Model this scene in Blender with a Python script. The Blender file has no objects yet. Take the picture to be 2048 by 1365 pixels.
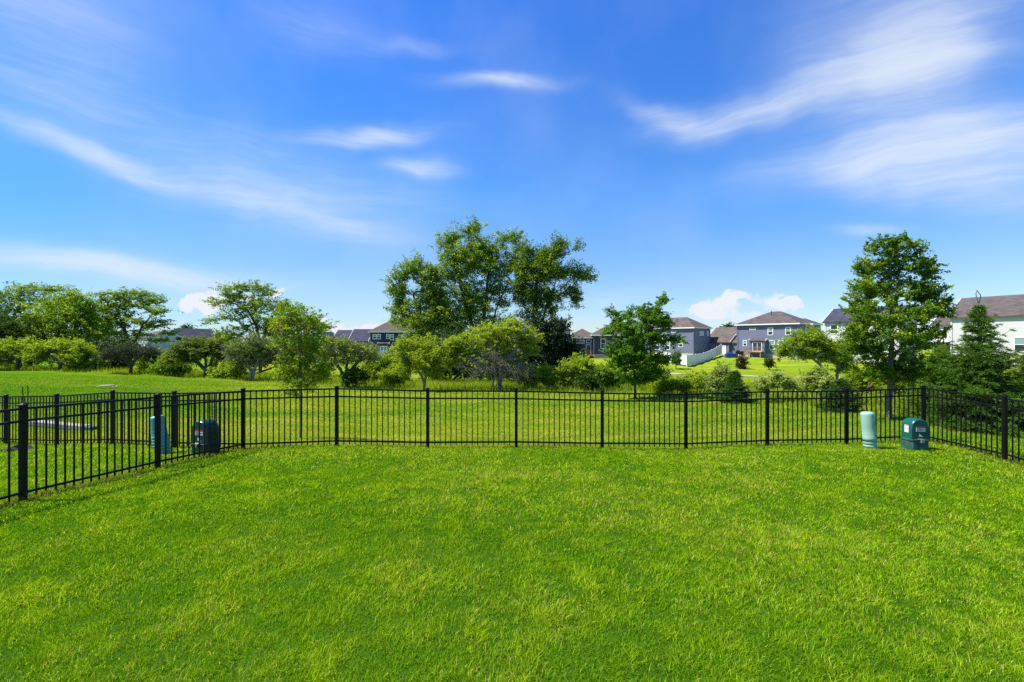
import bpy, math, random
import numpy as np
from mathutils import Vector, Matrix
R = math.radians
random.seed(7)
rng = np.random.default_rng(11)
sc = bpy.context.scene
col = sc.collection

# ------------------------------------------------------------ camera, sky, sun, exposure
F = 910.0                      # focal length in photo pixels (16 mm on 36 mm, 2048 px wide)
CX, CY, CH = 1024.0, 682.5, 2.0
cam_d = bpy.data.cameras.new('camera')
cam_d.sensor_width = 36; cam_d.lens = 36 * F / 2048
cam_d.clip_start = 0.05; cam_d.clip_end = 8000
cam = bpy.data.objects.new('camera', cam_d); col.objects.link(cam)
cam.location = (0, 0, CH); cam.rotation_euler = (R(90), 0, 0)
sc.camera = cam
SUN_EL, SUN_AZ = 56.0, -91.0   # azimuth from +Y towards +X
sd = bpy.data.lights.new('sun', 'SUN'); sd.energy = 4.8; sd.angle = R(0.53); sd.color = (1, .94, .82)
sun = bpy.data.objects.new('sun', sd); col.objects.link(sun)
sun_dir = Vector((math.sin(R(SUN_AZ)) * math.cos(R(SUN_EL)), math.cos(R(SUN_AZ)) * math.cos(R(SUN_EL)), math.sin(R(SUN_EL))))
sun.rotation_euler = sun_dir.to_track_quat('Z', 'Y').to_euler()
sc.view_settings.view_transform = 'Standard'; sc.view_settings.look = 'None'
sc.view_settings.exposure = 0.95; sc.view_settings.gamma = 1
sc.render.engine = 'CYCLES'
sc.cycles.max_bounces = 6; sc.cycles.transparent_max_bounces = 8
sc.cycles.use_denoising = False

class NT:
    def __init__(s, nt): s.nt = nt
    def n(s, t, **kw):
        x = s.nt.nodes.new(t)
        for k, v in kw.items(): setattr(x, k, v)
        return x
    def put(s, sock, v):
        if hasattr(v, 'is_output') or isinstance(v, bpy.types.NodeSocket): s.nt.links.new(v, sock)
        else: sock.default_value = v
    def m(s, op, a, b=None, c=None, clamp=False):
        x = s.n('ShaderNodeMath', operation=op, use_clamp=clamp)
        for i, v in enumerate((a, b, c)):
            if v is not None: s.put(x.inputs[i], v)
        return x.outputs[0]
    def mix(s, f, a, b, mode='MIX'):
        x = s.n('ShaderNodeMix', data_type='RGBA', blend_type=mode)
        s.put(x.inputs[0], f); s.put(x.inputs[6], a); s.put(x.inputs[7], b)
        return x.outputs[2]
    def ss(s, v, lo, hi, a=0.0, b=1.0):
        x = s.n('ShaderNodeMapRange', interpolation_type='SMOOTHSTEP')
        for i, q in enumerate((v, lo, hi, a, b)): s.put(x.inputs[i], q)
        return x.outputs[0]
    def noise(s, vec, scale, detail=4, rough=.55, dist=0, out='Fac'):
        x = s.n('ShaderNodeTexNoise'); 
        if vec is not None: s.put(x.inputs['Vector'], vec)
        x.inputs['Scale'].default_value = scale; x.inputs['Detail'].default_value = detail
        x.inputs['Roughness'].default_value = rough; x.inputs['Distortion'].default_value = dist
        return x.outputs[out]

def c4(c): return (c[0], c[1], c[2], 1.0)

world = bpy.data.worlds.new('World'); sc.world = world; world.use_nodes = True
def build_world():
    nt = world.node_tree; nt.nodes.clear(); N = NT(nt)
    sky = N.n('ShaderNodeTexSky', sky_type='NISHITA'); sky.sun_disc = False
    sky.sun_elevation = R(SUN_EL); sky.sun_rotation = R(SUN_AZ)
    sky.altitude = 200; sky.air_density = 1.0; sky.dust_density = 0.1; sky.ozone_density = 3.0
    hsv = N.n('ShaderNodeHueSaturation'); hsv.inputs['Saturation'].default_value = SKY_SAT; hsv.inputs['Value'].default_value = SKY_VAL
    nt.links.new(sky.outputs[0], hsv.inputs['Color'])
    tc = N.n('ShaderNodeTexCoord'); sep = N.n('ShaderNodeSeparateXYZ'); nt.links.new(tc.outputs['Generated'], sep.inputs[0])
    X, Y, Z = sep.outputs
    ramp = N.n('ShaderNodeValToRGB'); cr = ramp.color_ramp; nt.links.new(Z, ramp.inputs[0])
    cr.elements[0].position = 0.0; cr.elements[0].color = SKY_RAMP[0][1]; cr.elements[1].position = 1.0; cr.elements[1].color = SKY_RAMP[-1][1]
    for p_, c_ in SKY_RAMP[1:-1]: e_ = cr.elements.new(p_); e_.color = c_
    tint = N.mix(1.0, hsv.outputs[0], ramp.outputs[0], 'MULTIPLY')
    tint = N.mix(N.ss(X, -.95, -.1, 1, 0), tint, N.mix(1.0, tint, (.60, .80, .97, 1), 'MULTIPLY'))
    az = N.m('ARCTAN2', X, Y); el = N.m('ARCSINE', Z)
    comb = N.n('ShaderNodeCombineXYZ'); N.put(comb.inputs[0], az); N.put(comb.inputs[1], el)
    vec = comb.outputs[0]
    # slow warp so that streaks wander
    nz = N.n('ShaderNodeTexNoise'); nt.links.new(vec, nz.inputs['Vector']); nz.inputs['Scale'].default_value = 5; nz.inputs['Detail'].default_value = 3
    sp = N.n('ShaderNodeSeparateColor'); nt.links.new(nz.outputs['Color'], sp.inputs[0])
    wa = N.m('ADD', az, N.m('MULTIPLY', N.m('SUBTRACT', sp.outputs[0], .5), .16))
    we = N.m('ADD', el, N.m('MULTIPLY', N.m('SUBTRACT', sp.outputs[1], .5), .07))
    def ae(px, py):
        u = (px - CX) / F; v = (CY - py) / F
        return math.atan(u), math.atan2(v, math.sqrt(1 + u * u))
    def stroke(p, q, w, amp, a_=None, e_=None, sharp=1.0):
        """soft elliptical streak from p to q (photo directions), half width w px"""
        a0, e0 = ae(*p); a1, e1 = ae(*q)
        ca, ce = (a0 + a1) / 2, (e0 + e1) / 2; L = math.hypot(a1 - a0, e1 - e0) / 2 + 1e-4
        t = math.atan2(e1 - e0, a1 - a0); W = w / F * .8
        A = N.m('SUBTRACT', a_ or wa, ca); E_ = N.m('SUBTRACT', e_ or we, ce)
        cu, su = math.cos(t), math.sin(t)
        U = N.m('ADD', N.m('MULTIPLY', A, cu / L), N.m('MULTIPLY', E_, su / L))
        V = N.m('ADD', N.m('MULTIPLY', A, -su / W), N.m('MULTIPLY', E_, cu / W))
        r = N.m('ADD', N.m('MULTIPLY', U, U), N.m('MULTIPLY', V, V))
        return N.m('MULTIPLY', N.m('POWER', 2.718, N.m('MULTIPLY', r, -1.1)), amp)
    tot = None
    for s_ in CIRRUS:
        v = stroke(*s_); tot = v if tot is None else N.m('ADD', tot, v)
    def streak(ang, sx, sy, lo, hi, seed):
        mp = N.n('ShaderNodeMapping'); mp.inputs['Rotation'].default_value = (0, 0, R(ang)); mp.inputs['Scale'].default_value = (sx, sy, 1)
        mp.inputs['Location'].default_value = (seed, seed * .7, 0)
        cw = N.n('ShaderNodeCombineXYZ'); N.put(cw.inputs[0], wa); N.put(cw.inputs[1], we); nt.links.new(cw.outputs[0], mp.inputs[0])
        return N.ss(N.noise(mp.outputs[0], 1, 6, .6, .4), .33, .72, lo, hi)
    tex = N.m('MULTIPLY', N.m('MULTIPLY', streak(14, 2.0, 9, .5, 1.15, 3.0), streak(-10, 3.0, 34, .70, 1.12, 8.0)), streak(6, 8, 90, .84, 1.08, 5.0))
    cir = N.m('MULTIPLY', N.m('MULTIPLY', tot, tex), 1.15)
    veil = N.ss(N.noise(vec, 3.2, 4, .5), .35, .75, 0, .12)
    cir = N.m('MULTIPLY', N.m('TANH', N.m('MULTIPLY', N.m('ADD', cir, veil), 1.1)), .92)
    col_c = N.mix(cir, tint, CIR_COL)
    # small fair-weather heaps low on the horizon
    puff = N.noise(vec, 26, 8, .62); puff2 = N.noise(vec, 8, 3, .5)
    nw = N.n('ShaderNodeTexNoise'); nt.links.new(vec, nw.inputs['Vector']); nw.inputs['Scale'].default_value = 30; nw.inputs['Detail'].default_value = 7; nw.inputs['Roughness'].default_value = .6
    sw = N.n('ShaderNodeSeparateColor'); nt.links.new(nw.outputs['Color'], sw.inputs[0])
    haz = N.m('ADD', az, N.m('MULTIPLY', N.m('SUBTRACT', sw.outputs[0], .5), .075)); hel = N.m('ADD', el, N.m('MULTIPLY', N.m('SUBTRACT', sw.outputs[1], .5), .05))
    heap = None
    for s_ in HEAPS:
        v = stroke(*s_, a_=haz, e_=hel); heap = v if heap is None else N.m('ADD', heap, N.m('MULTIPLY', v, .85))
    dens = N.m('ADD', heap, N.m('ADD', N.m('MULTIPLY', N.m('SUBTRACT', puff, .5), 1.1), N.m('MULTIPLY', N.m('SUBTRACT', puff2, .5), .4)))
    hm = N.ss(dens, .42, .80, 0, 1)
    hm = N.m('MULTIPLY', hm, N.ss(heap, .03, .3))
    hm = N.m('MULTIPLY', hm, N.ss(puff2, .3, .6, .7, .95))
    col_h = N.mix(hm, col_c, HEAP_COL)
    bg = N.n('ShaderNodeBackground'); nt.links.new(col_h, bg.inputs[0]); bg.inputs[1].default_value = 0.085
    out = N.n('ShaderNodeOutputWorld'); nt.links.new(bg.outputs[0], out.inputs[0])
    world.cycles.sampling_method = 'MANUAL'; world.cycles.sample_map_resolution = 512
SKY_SAT, SKY_VAL = 1.12, 1.3
SKY_RAMP = [(0.0, (.50, .56, .70, 1)), (.13, (.58, .66, .80, 1)), (.3, (.44, .76, 1.05, 1)), (.6, (.34, .70, 1.22, 1)), (1.0, (.34, .70, 1.22, 1))]
CIR_COL = (4.8, 5.3, 6.0, 1); HEAP_COL = (5.4, 5.5, 5.9, 1)
CIRRUS = [((-150, 150), (900, 440), 80, .22), ((420, 375), (880, 500), 16, .2), ((-80, 215), (420, 378), 17, .6), ((250, 330), (900, 505), 30, .28), ((-120, 490), (470, 558), 22, 1.0), ((-50, 150), (300, 225), 26, .34),
          ((900, 160), (1090, 165), 15, 1.0), ((640, 275), (840, 262), 22, 1.0), ((770, 330), (900, 335), 20, .8), ((760, 95), (940, 85), 16, .25),
          ((1270, 200), (1440, 262), 22, .5), ((1330, 258), (1700, 190), 34, .6), ((1600, 190), (1930, 80), 64, .7), ((1740, 110), (1960, 130), 60, .7),
          ((1560, 345), (2200, 225), 46, .9), ((1750, 280), (2250, 280), 52, .8), ((1680, 350), (2200, 385), 30, .5), ((1750, 395), (2200, 420), 28, .3),
          ((1600, 60), (2100, -40), 110, .30), ((1680, 462), (1820, 468), 12, .4), ((-100, 60), (260, 30), 110, .30), ((500, 20), (760, 70), 50, .2),
          ((300, 300), (760, 420), 90, .22), ((1150, 600), (1290, 590), 18, .35), ((0, 560), (700, 590), 40, .22)]
HEAPS = [((1374, 612), (1426, 612), 18, 0.95), ((1421, 600), (1489, 600), 24, 1.1), ((1468, 592), (1516, 592), 17, 1.1), ((1512, 604), (1584, 604), 20, 1.0), ((1562, 608), (1618, 608), 15, 0.9), ((1380, 632), (1500, 632), 16, 0.8), ((1470, 640), (1610, 640), 12, 0.7), ((357, 606), (413, 606), 14, 1.0), ((391, 595), (459, 595), 22, 1.1), ((460, 596), (540, 596), 18, 0.9), ((536, 586), (576, 586), 12, 1.0), ((340, 620), (460, 620), 12, 0.7), ((646, 650), (698, 650), 16, 1.1), ((710, 658), (770, 658), 13, 1.0), ((640, 668), (760, 668), 12, 0.8), ((1175, 595), (1255, 595), 12, 0.5), ((622, 636), (658, 636), 12, 0.8)]
build_world()

# ------------------------------------------------------------ helpers
def tag(o, label=None, cat=None, group=None, kind=None):
    if label: o['label'] = label
    if cat: o['category'] = cat
    if group: o['group'] = group
    if kind: o['kind'] = kind
    return o
def empty(name, loc=(0, 0, 0), rz=0):
    o = bpy.data.objects.new(name, None); col.objects.link(o); o.location = loc; o.rotation_euler = (0, 0, rz)
    o.empty_display_size = .2
    return o
def link(name, me, parent=None, mat=None, smooth=False):
    o = bpy.data.objects.new(name, me); col.objects.link(o)
    if parent: o.parent = parent
    if mat: me.materials.append(mat)
    if smooth: me.polygons.foreach_set('use_smooth', [True] * len(me.polygons))
    return o
def np_mesh(name, V, T, C=None):
    """V (n,3), T (m,3) or (m,4); C optional (n,3) colours as a point attribute 'tint'"""
    me = bpy.data.meshes.new(name); k = T.shape[1]
    me.vertices.add(len(V)); me.vertices.foreach_set('co', np.ascontiguousarray(V, np.float32).ravel())
    me.loops.add(T.size); me.loops.foreach_set('vertex_index', np.ascontiguousarray(T, np.int32).ravel())
    me.polygons.add(len(T)); me.polygons.foreach_set('loop_start', np.arange(0, T.size, k, dtype=np.int32))
    me.polygons.foreach_set('loop_total', np.full(len(T), k, np.int32))
    if C is not None:
        a = me.color_attributes.new('tint', 'FLOAT_COLOR', 'POINT')
        a.data.foreach_set('color', np.concatenate([C, np.ones((len(C), 1))], 1).astype(np.float32).ravel())
    me.update(calc_edges=True)
    return me
class MB:
    def __init__(s): s.v = []; s.f = []
    def add(s, v, f):
        b = len(s.v); s.v += [tuple(p) for p in v]; s.f += [tuple(i + b for i in q) for q in f]
    def box(s, x0, y0, z0, x1, y1, z1):
        s.add([(x0, y0, z0), (x1, y0, z0), (x1, y1, z0), (x0, y1, z0), (x0, y0, z1), (x1, y0, z1), (x1, y1, z1), (x0, y1, z1)],
              [(0, 3, 2, 1), (4, 5, 6, 7), (0, 1, 5, 4), (1, 2, 6, 5), (2, 3, 7, 6), (3, 0, 4, 7)])
    def bar(s, p, q, w, h, up=Vector((0, 0, 1))):
        p = Vector(p); q = Vector(q); d = (q - p).normalized()
        a = d.cross(up)
        if a.length < 1e-4: a = d.cross(Vector((1, 0, 0)))
        a.normalize(); b = a.cross(d).normalized(); a *= w / 2; b *= h / 2
        s.add([p - a - b, p + a - b, p + a + b, p - a + b, q - a - b, q + a - b, q + a + b, q - a + b],
              [(0, 3, 2, 1), (4, 5, 6, 7), (0, 1, 5, 4), (1, 2, 6, 5), (2, 3, 7, 6), (3, 0, 4, 7)])
    def tube(s, pts, rad, n=8, cap=True):
        pts = [Vector(p) for p in pts]; rad = rad if isinstance(rad, (list, tuple)) else [rad] * len(pts)
        b = len(s.v)
        for i, p in enumerate(pts):
            d = (pts[min(i + 1, len(pts) - 1)] - pts[max(i - 1, 0)]).normalized()
            a = d.cross(Vector((0, 1, 0.02))).normalized(); c = d.cross(a)
            for k in range(n):
                t = 2 * math.pi * k / n; s.v.append(tuple(p + (a * math.cos(t) + c * math.sin(t)) * rad[i]))
        for i in range(len(pts) - 1):
            for k in range(n):
                k2 = (k + 1) % n; s.f.append((b + i * n + k, b + i * n + k2, b + (i + 1) * n + k2, b + (i + 1) * n + k))
        if cap:
            s.f.append(tuple(b + k for k in range(n))[::-1]); s.f.append(tuple(b + (len(pts) - 1) * n + k for k in range(n)))
    def lathe(s, prof, n=24, sx=1.0, sy=1.0):
        b = len(s.v)
        for r, z in prof:
            for k in range(n):
                t = 2 * math.pi * k / n; s.v.append((r * math.cos(t) * sx, r * math.sin(t) * sy, z))
        for i in range(len(prof) - 1):
            for k in range(n):
                k2 = (k + 1) % n; s.f.append((b + i * n + k, b + i * n + k2, b + (i + 1) * n + k2, b + (i + 1) * n + k))
        s.f.append(tuple(b + k for k in range(n))[::-1]); s.f.append(tuple(b + (len(prof) - 1) * n + k for k in range(n)))
    def build(s, name, mat, parent=None, smooth=False, bevel=0):
        me = bpy.data.meshes.new(name); me.from_pydata(s.v, [], s.f); me.update()
        o = link(name, me, parent, mat, smooth)
        if bevel:
            m = o.modifiers.new('bevel', 'BEVEL'); m.width = bevel; m.segments = 2; m.limit_method = 'ANGLE'
        return o

# ------------------------------------------------------------ materials
def mat(name, base, rough=.6, spec=.4, var=.0, vscale=8, bump=0, bscale=60, metal=0, coords='Object'):
    m = bpy.data.materials.new(name); m.use_nodes = True; nt = m.node_tree; N = NT(nt)
    p = nt.nodes['Principled BSDF']; p.inputs['Roughness'].default_value = rough
    p.inputs['Specular IOR Level'].default_value = spec; p.inputs['Metallic'].default_value = metal
    tc = N.n('ShaderNodeTexCoord')
    if var:
        f = N.noise(tc.outputs[coords], vscale, 5, .6)
        c = N.mix(N.ss(f, .3, .7), c4([x * (1 - var) for x in base]), c4([min(1, x * (1 + var)) for x in base]))
        nt.links.new(c, p.inputs['Base Color'])
    else: p.inputs['Base Color'].default_value = c4(base)
    if bump:
        b = N.n('ShaderNodeBump'); b.inputs['Strength'].default_value = bump; b.inputs['Distance'].default_value = .01
        nt.links.new(N.noise(tc.outputs[coords], bscale, 4), b.inputs['Height']); nt.links.new(b.outputs[0], p.inputs['Normal'])
    return m
def leaf_mat(name, trans=.35, rough=.55, spec=.25):
    m = bpy.data.materials.new(name); m.use_nodes = True; nt = m.node_tree; N = NT(nt)
    p = nt.nodes['Principled BSDF']; p.inputs['Roughness'].default_value = rough; p.inputs['Specular IOR Level'].default_value = spec
    a = N.n('ShaderNodeAttribute'); a.attribute_name = 'tint'
    nt.links.new(a.outputs['Color'], p.inputs['Base Color'])
    tr = N.n('ShaderNodeBsdfTranslucent')
    tcol = N.mix(1.0, a.outputs['Color'], (1.3, 1.25, .5, 1), 'MULTIPLY'); nt.links.new(tcol, tr.inputs[0])
    mx = N.n('ShaderNodeMixShader'); mx.inputs[0].default_value = trans
    nt.links.new(p.outputs[0], mx.inputs[1]); nt.links.new(tr.outputs[0], mx.inputs[2])
    nt.links.new(mx.outputs[0], nt.nodes['Material Output'].inputs[0])
    return m
def siding_mat(name, base, lap=.16, dirty=.06):
    m = bpy.data.materials.new(name); m.use_nodes = True; nt = m.node_tree; N = NT(nt)
    p = nt.nodes['Principled BSDF']; p.inputs['Roughness'].default_value = .6; p.inputs['Specular IOR Level'].default_value = .3
    tc = N.n('ShaderNodeTexCoord'); sep = N.n('ShaderNodeSeparateXYZ'); nt.links.new(tc.outputs['Object'], sep.inputs[0])
    saw = N.m('FRACT', N.m('DIVIDE', sep.outputs[2], lap))
    b = N.n('ShaderNodeBump'); b.inputs['Strength'].default_value = .3; b.inputs['Distance'].default_value = .02; b.invert = True
    nt.links.new(saw, b.inputs['Height']); nt.links.new(b.outputs[0], p.inputs['Normal'])
    row = N.n('ShaderNodeCombineXYZ'); N.put(row.inputs[0], N.m('MULTIPLY', N.m('ADD', sep.outputs[0], sep.outputs[1]), .25)); N.put(row.inputs[1], N.m('FLOOR', N.m('DIVIDE', sep.outputs[2], lap)))
    f = N.noise(row.outputs[0], 1.3, 3)
    c = N.mix(N.ss(f, .3, .7), c4([x * (1 - dirty) for x in base]), c4([min(1, x * (1 + dirty)) for x in base]))
    seam = N.ss(saw, .0, .08, .7, 1.0)
    nt.links.new(N.mix(1.0, c, seam, 'MULTIPLY'), p.inputs['Base Color'])
    return m
def shingle_mat(name, base):
    m = bpy.data.materials.new(name); m.use_nodes = True; nt = m.node_tree; N = NT(nt)
    p = nt.nodes['Principled BSDF']; p.inputs['Roughness'].default_value = .9; p.inputs['Specular IOR Level'].default_value = .15
    tc = N.n('ShaderNodeTexCoord')
    br = N.n('ShaderNodeTexBrick'); mp = N.n('ShaderNodeMapping'); nt.links.new(tc.outputs['Object'], mp.inputs[0])
    sep = N.n('ShaderNodeSeparateXYZ'); nt.links.new(tc.outputs['Object'], sep.inputs[0])
    cb = N.n('ShaderNodeCombineXYZ'); N.put(cb.inputs[0], N.m('ADD', sep.outputs[0], sep.outputs[1])); N.put(cb.inputs[1], sep.outputs[2])
    nt.links.new(cb.outputs[0], br.inputs['Vector'])
    br.inputs['Scale'].default_value = 1; br.inputs['Brick Width'].default_value = .5; br.inputs['Row Height'].default_value = .11
    br.inputs['Mortar Size'].default_value = .006
    br.inputs['Color1'].default_value = c4([x * .78 for x in base]); br.inputs['Color2'].default_value = c4([x * 1.2 for x in base]); br.inputs['Mortar'].default_value = c4([x * .5 for x in base])
    f = N.noise(tc.outputs['Object'], .9, 4)
    nt.links.new(N.mix(1.0, br.outputs[0], N.ss(f, .3, .7, .85, 1.12), 'MULTIPLY'), p.inputs['Base Color'])
    return m
M = {}
M['leaf'] = leaf_mat('leaf', .5, .5, .12); M['leaf_dark'] = leaf_mat('leaf_dark', .2, .5, .2)
M['needle'] = leaf_mat('needle', .25, .6, .08)
M['blade'] = leaf_mat('grass_blade', .45, .7, .02)
M['bark'] = mat('bark', (.085, .07, .055), .9, .1, .35, 9, .8, 30)
M['bark_grey'] = mat('bark_grey', (.20, .18, .165), .9, .1, .3, 6, .5, 30)
M['bark_light'] = mat('bark_light', (.17, .145, .11), .85, .1, .3, 12, .6, 40)
M['black_metal'] = mat('black_metal', (.004, .004, .005), .45, .22, .25, 5)
M['pale_green'] = mat('pale_green_plastic', (.25, .42, .32), .45, .35, .06, 3)
M['teal'] = mat('teal_plastic', (.11, .32, .30), .45, .4, .08, 3)
M['dark_green'] = mat('dark_green_plastic', (.006, .085, .062), .3, .5, .12, 4)
M['dark_teal'] = mat('dark_blue_green_plastic', (.004, .040, .036), .3, .5, .12, 4)
M['base_green'] = mat('dusty_green_plastic', (.03, .085, .065), .7, .3, .35, 6, .1, 60)
M['label_white'] = mat('label_white', (.62, .62, .64), .5, .3, .05, 20)
M['label_red'] = mat('label_red', (.5, .03, .02), .5)
M['label_ink'] = mat('label_ink', (.12, .12, .14), .6)
M['steel'] = mat('steel', (.35, .35, .34), .4, .5, .2, 20, metal=.8)
M['concrete'] = mat('concrete', (.30, .28, .26), .9, .2, .14, 3, .4, 30)
M['foundation'] = mat('foundation', (.40, .37, .33), .9, .2, .1, 1.2, .3, 12)
M['trim_white'] = mat('trim_white', (.78, .78, .78), .5, .4, .03, 2)
M['vinyl'] = mat('white_vinyl', (.66, .67, .69), .45, .4, .03, 2)
M['glass_dark'] = mat('window_glass', (.02, .03, .04), .08, .8)
M['glass_green'] = mat('window_glass_blind', (.20, .29, .29), .12, .7)
M['blue'] = siding_mat('siding_blue', (.138, .158, .228), .30)
M['navy'] = siding_mat('siding_navy', (.022, .037, .105))
M['purple'] = siding_mat('siding_dark_slate', (.045, .048, .085))
M['greyside'] = siding_mat('siding_grey', (.15, .155, .22))
M['white'] = siding_mat('siding_white', (.50, .50, .49), .18, .03)
M['paleside'] = siding_mat('siding_pale', (.50, .49, .54))
M['roof_brown'] = shingle_mat('shingle_brown', (.115, .094, .080))
M['roof_grey'] = shingle_mat('shingle_grey', (.098, .083, .079))
M['roof_slate'] = shingle_mat('shingle_slate', (.05, .052, .08))
M['wood'] = mat('deck_wood', (.30, .18, .11), .8, .2, .25, 5)
M['tarp_blue'] = mat('blue_tarp', (.02, .06, .32), .5)
M['dark_cloth'] = mat('dark_cloth', (.02, .02, .025), .8)
M['stone'] = mat('stone', (.22, .19, .18), .9, .2, .3, 3, .6, 10)
M['gravel'] = mat('path_gravel', (.36, .33, .25), .95, .1, .15, 4, .4, 30, coords='Object')

# ------------------------------------------------------------ terrain
PXc = np.array([-900, -200, 100, 487, 800, 1205, 1535, 1850, 2250, 2900.])
ROWS = [
 (0,    [2.1, 2.05, 2.0, 2.0, 2.0, 2.0, 2.02, 2.08, 2.15, 2.2]),
 (5.75, [2.1, 2.05, 2.0, 1.98, 1.98, 2.02, 2.05, 2.15, 2.3, 2.4]),
 (8,    [2.3, 2.3, 2.2, 2.08, 2.08, 2.14, 2.14, 2.17, 2.45, 2.5]),
 (9.3,  [2.5, 2.42, 2.3, 2.13, 2.16, 2.24, 2.24, 2.18, 2.42, 2.5]),
 (10.2, [2.6, 2.5, 2.4, 2.26, 2.28, 2.38, 2.30, 2.20, 2.4, 2.5]),
 (11.5, [2.6, 2.55, 2.5, 2.5, 2.55, 2.62, 2.42, 2.26, 2.4, 2.5]),
 (13,   [2.6, 2.6, 2.6, 2.82, 2.95, 2.97, 2.62, 2.35, 2.42, 2.5]),
 (16,   [2.6, 2.62, 2.62, 2.90, 3.15, 3.12, 2.82, 2.55, 2.5, 2.5]),
 (20,   [2.4, 2.45, 2.45, 2.65, 2.98, 2.90, 2.80, 2.70, 2.6, 2.6]),
 (24,   [2.3, 2.38, 2.34, 2.45, 2.75, 2.75, 2.8, 2.8, 2.75, 2.7]),
 (30,   [2.2, 2.30, 2.28, 2.55, 3.0, 3.05, 3.05, 3.05, 3.0, 3.0]),
 (38,   [2.3, 2.45, 2.45, 3.0, 3.45, 3.5, 3.55, 3.5, 3.4, 3.4]),
 (50,   [2.8, 2.9, 3.0, 3.6, 3.95, 4.05, 4.05, 3.9, 3.8, 3.8]),
 (65,   [3.4, 3.5, 3.6, 3.7, 3.8, 3.85, 3.72, 3.6, 3.5, 3.5]),
 (85,   [3.2, 3.3, 3.3, 3.2, 3.1, 3.0, 3.0, 2.95, 2.9, 2.8]),
 (120,  [2.9, 3.0, 3.0, 2.9, 2.6, 2.4, 2.3, 2.3, 2.3, 2.3]),
 (300,  [2.5] * 10), (1000, [3.0] * 10), (5000, [4.0] * 10)]
def build_drop():
    LZ = np.log(np.array([r[0] for r in ROWS]) + 3.0); T = np.array([r[1] for r in ROWS])
    lz = np.linspace(LZ[0], LZ[-1], 420); u = np.linspace(PXc[0], PXc[-1], 240)
    A = np.array([np.interp(lz, LZ, T[:, j]) for j in range(T.shape[1])]).T
    B = np.array([np.interp(u, PXc, a) for a in A])
    for _ in range(14):
        p = np.pad(B, ((1, 1), (0, 0)), 'edge'); B = (p[:-2] + 2 * p[1:-1] + p[2:]) / 4
    for _ in range(60):
        p = np.pad(B, ((0, 0), (1, 1)), 'edge'); B = (p[:, :-2] + 2 * p[:, 1:-1] + p[:, 2:]) / 4
    return lz, u, B
_lz, _u, _B = build_drop()
def gz(x, y):
    """ground height at world x, y (arrays or scalars)"""
    x = np.asarray(x, float); y = np.asarray(y, float)
    yy = np.maximum(y, 0); px = CX + F * x / np.maximum(yy, 5.0)
    a = (np.log(yy + 3.0) - _lz[0]) / (_lz[1] - _lz[0]); b = (px - _u[0]) / (_u[1] - _u[0])
    a = np.clip(a, 0, len(_lz) - 1.001); b = np.clip(b, 0, len(_u) - 1.001)
    i = a.astype(int); j = b.astype(int); fa = a - i; fb = b - j
    d = (_B[i, j] * (1 - fa) + _B[i + 1, j] * fa) * (1 - fb) + (_B[i, j + 1] * (1 - fa) + _B[i + 1, j + 1] * fa) * fb
    rough = .012 * (np.sin(x * 1.3 + y * .7) + np.sin(x * .6 - y * 1.9 + 1)) * np.clip(yy / 6, .3, 3)
    return CH - d + rough
def X_at(px, Z): return (px - CX) / F * Z
def P_at(px, py, Z): return Vector((X_at(px, Z), Z, CH - (py - CY) / F * Z))
def G_at(px, Z):
    x = X_at(px, Z); return Vector((x, Z, float(gz(x, Z))))
def yrow(px, Z): return CY + (CH - G_at(px, Z).z) * F / Z
def vnoise(x, y, sc_, seed=0, octv=3):
    """smooth lattice noise, about -1..1"""
    r = np.random.default_rng(seed + 100); L = r.uniform(-1, 1, (512, 512)); out = 0; amp = 1; tot = 0; f = sc_ / 3.0
    for o in range(octv):
        a = r.uniform(0, 6.28); u = (x * math.cos(a) - y * math.sin(a)) * f + r.uniform(0, 500); v = (x * math.sin(a) + y * math.cos(a)) * f + r.uniform(0, 500)
        i = np.floor(u).astype(int); j = np.floor(v).astype(int); fu = u - i; fv = v - j
        fu = fu * fu * (3 - 2 * fu); fv = fv * fv * (3 - 2 * fv); g = lambda p, q: L[p % 512, q % 512]
        out = out + amp * ((g(i, j) * (1 - fu) + g(i + 1, j) * fu) * (1 - fv) + (g(i, j + 1) * (1 - fu) + g(i + 1, j + 1) * fu) * fv)
        tot += amp; amp *= .65; f *= 2.07
    return out / tot * 1.9

# fence lines in plan
BK = [(-5.387 + 1.825 * i, 9.118 + .133 * i) for i in range(9)]
LF = [(-6.50, 4.0), (-6.18, 5.75), (-5.84, 7.5), BK[0]]
NB = [(-5.387 - 1.757 * k, 9.118 + .512 * k) for k in range(6)]
RF = [BK[8], (9.42, 8.70), (9.62, 7.15), (9.85, 5.5)]
def back_y(x): return np.where(x > -5.387, 9.118 + .0729 * (x + 5.387), 9.118 + .2914 * (-5.387 - x))
def dist_poly(x, y, pts):
    d = np.full(np.shape(x), 1e9)
    for (ax, ay), (bx, by) in zip(pts[:-1], pts[1:]):
        L2 = (bx - ax) ** 2 + (by - ay) ** 2; t = np.clip(((x - ax) * (bx - ax) + (y - ay) * (by - ay)) / L2, 0, 1)
        d = np.minimum(d, np.hypot(x - ax - t * (bx - ax), y - ay - t * (by - ay)))
    return d
def wild_y(px): return np.interp(px, [-400, 0, 250, 487, 640, 800, 1000, 1200, 1500, 1650, 1780, 1900, 2300], [40, 38, 35.5, 30, 27, 25.5, 24.5, 23.5, 20, 17.5, 16.2, 17, 18])

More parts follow.
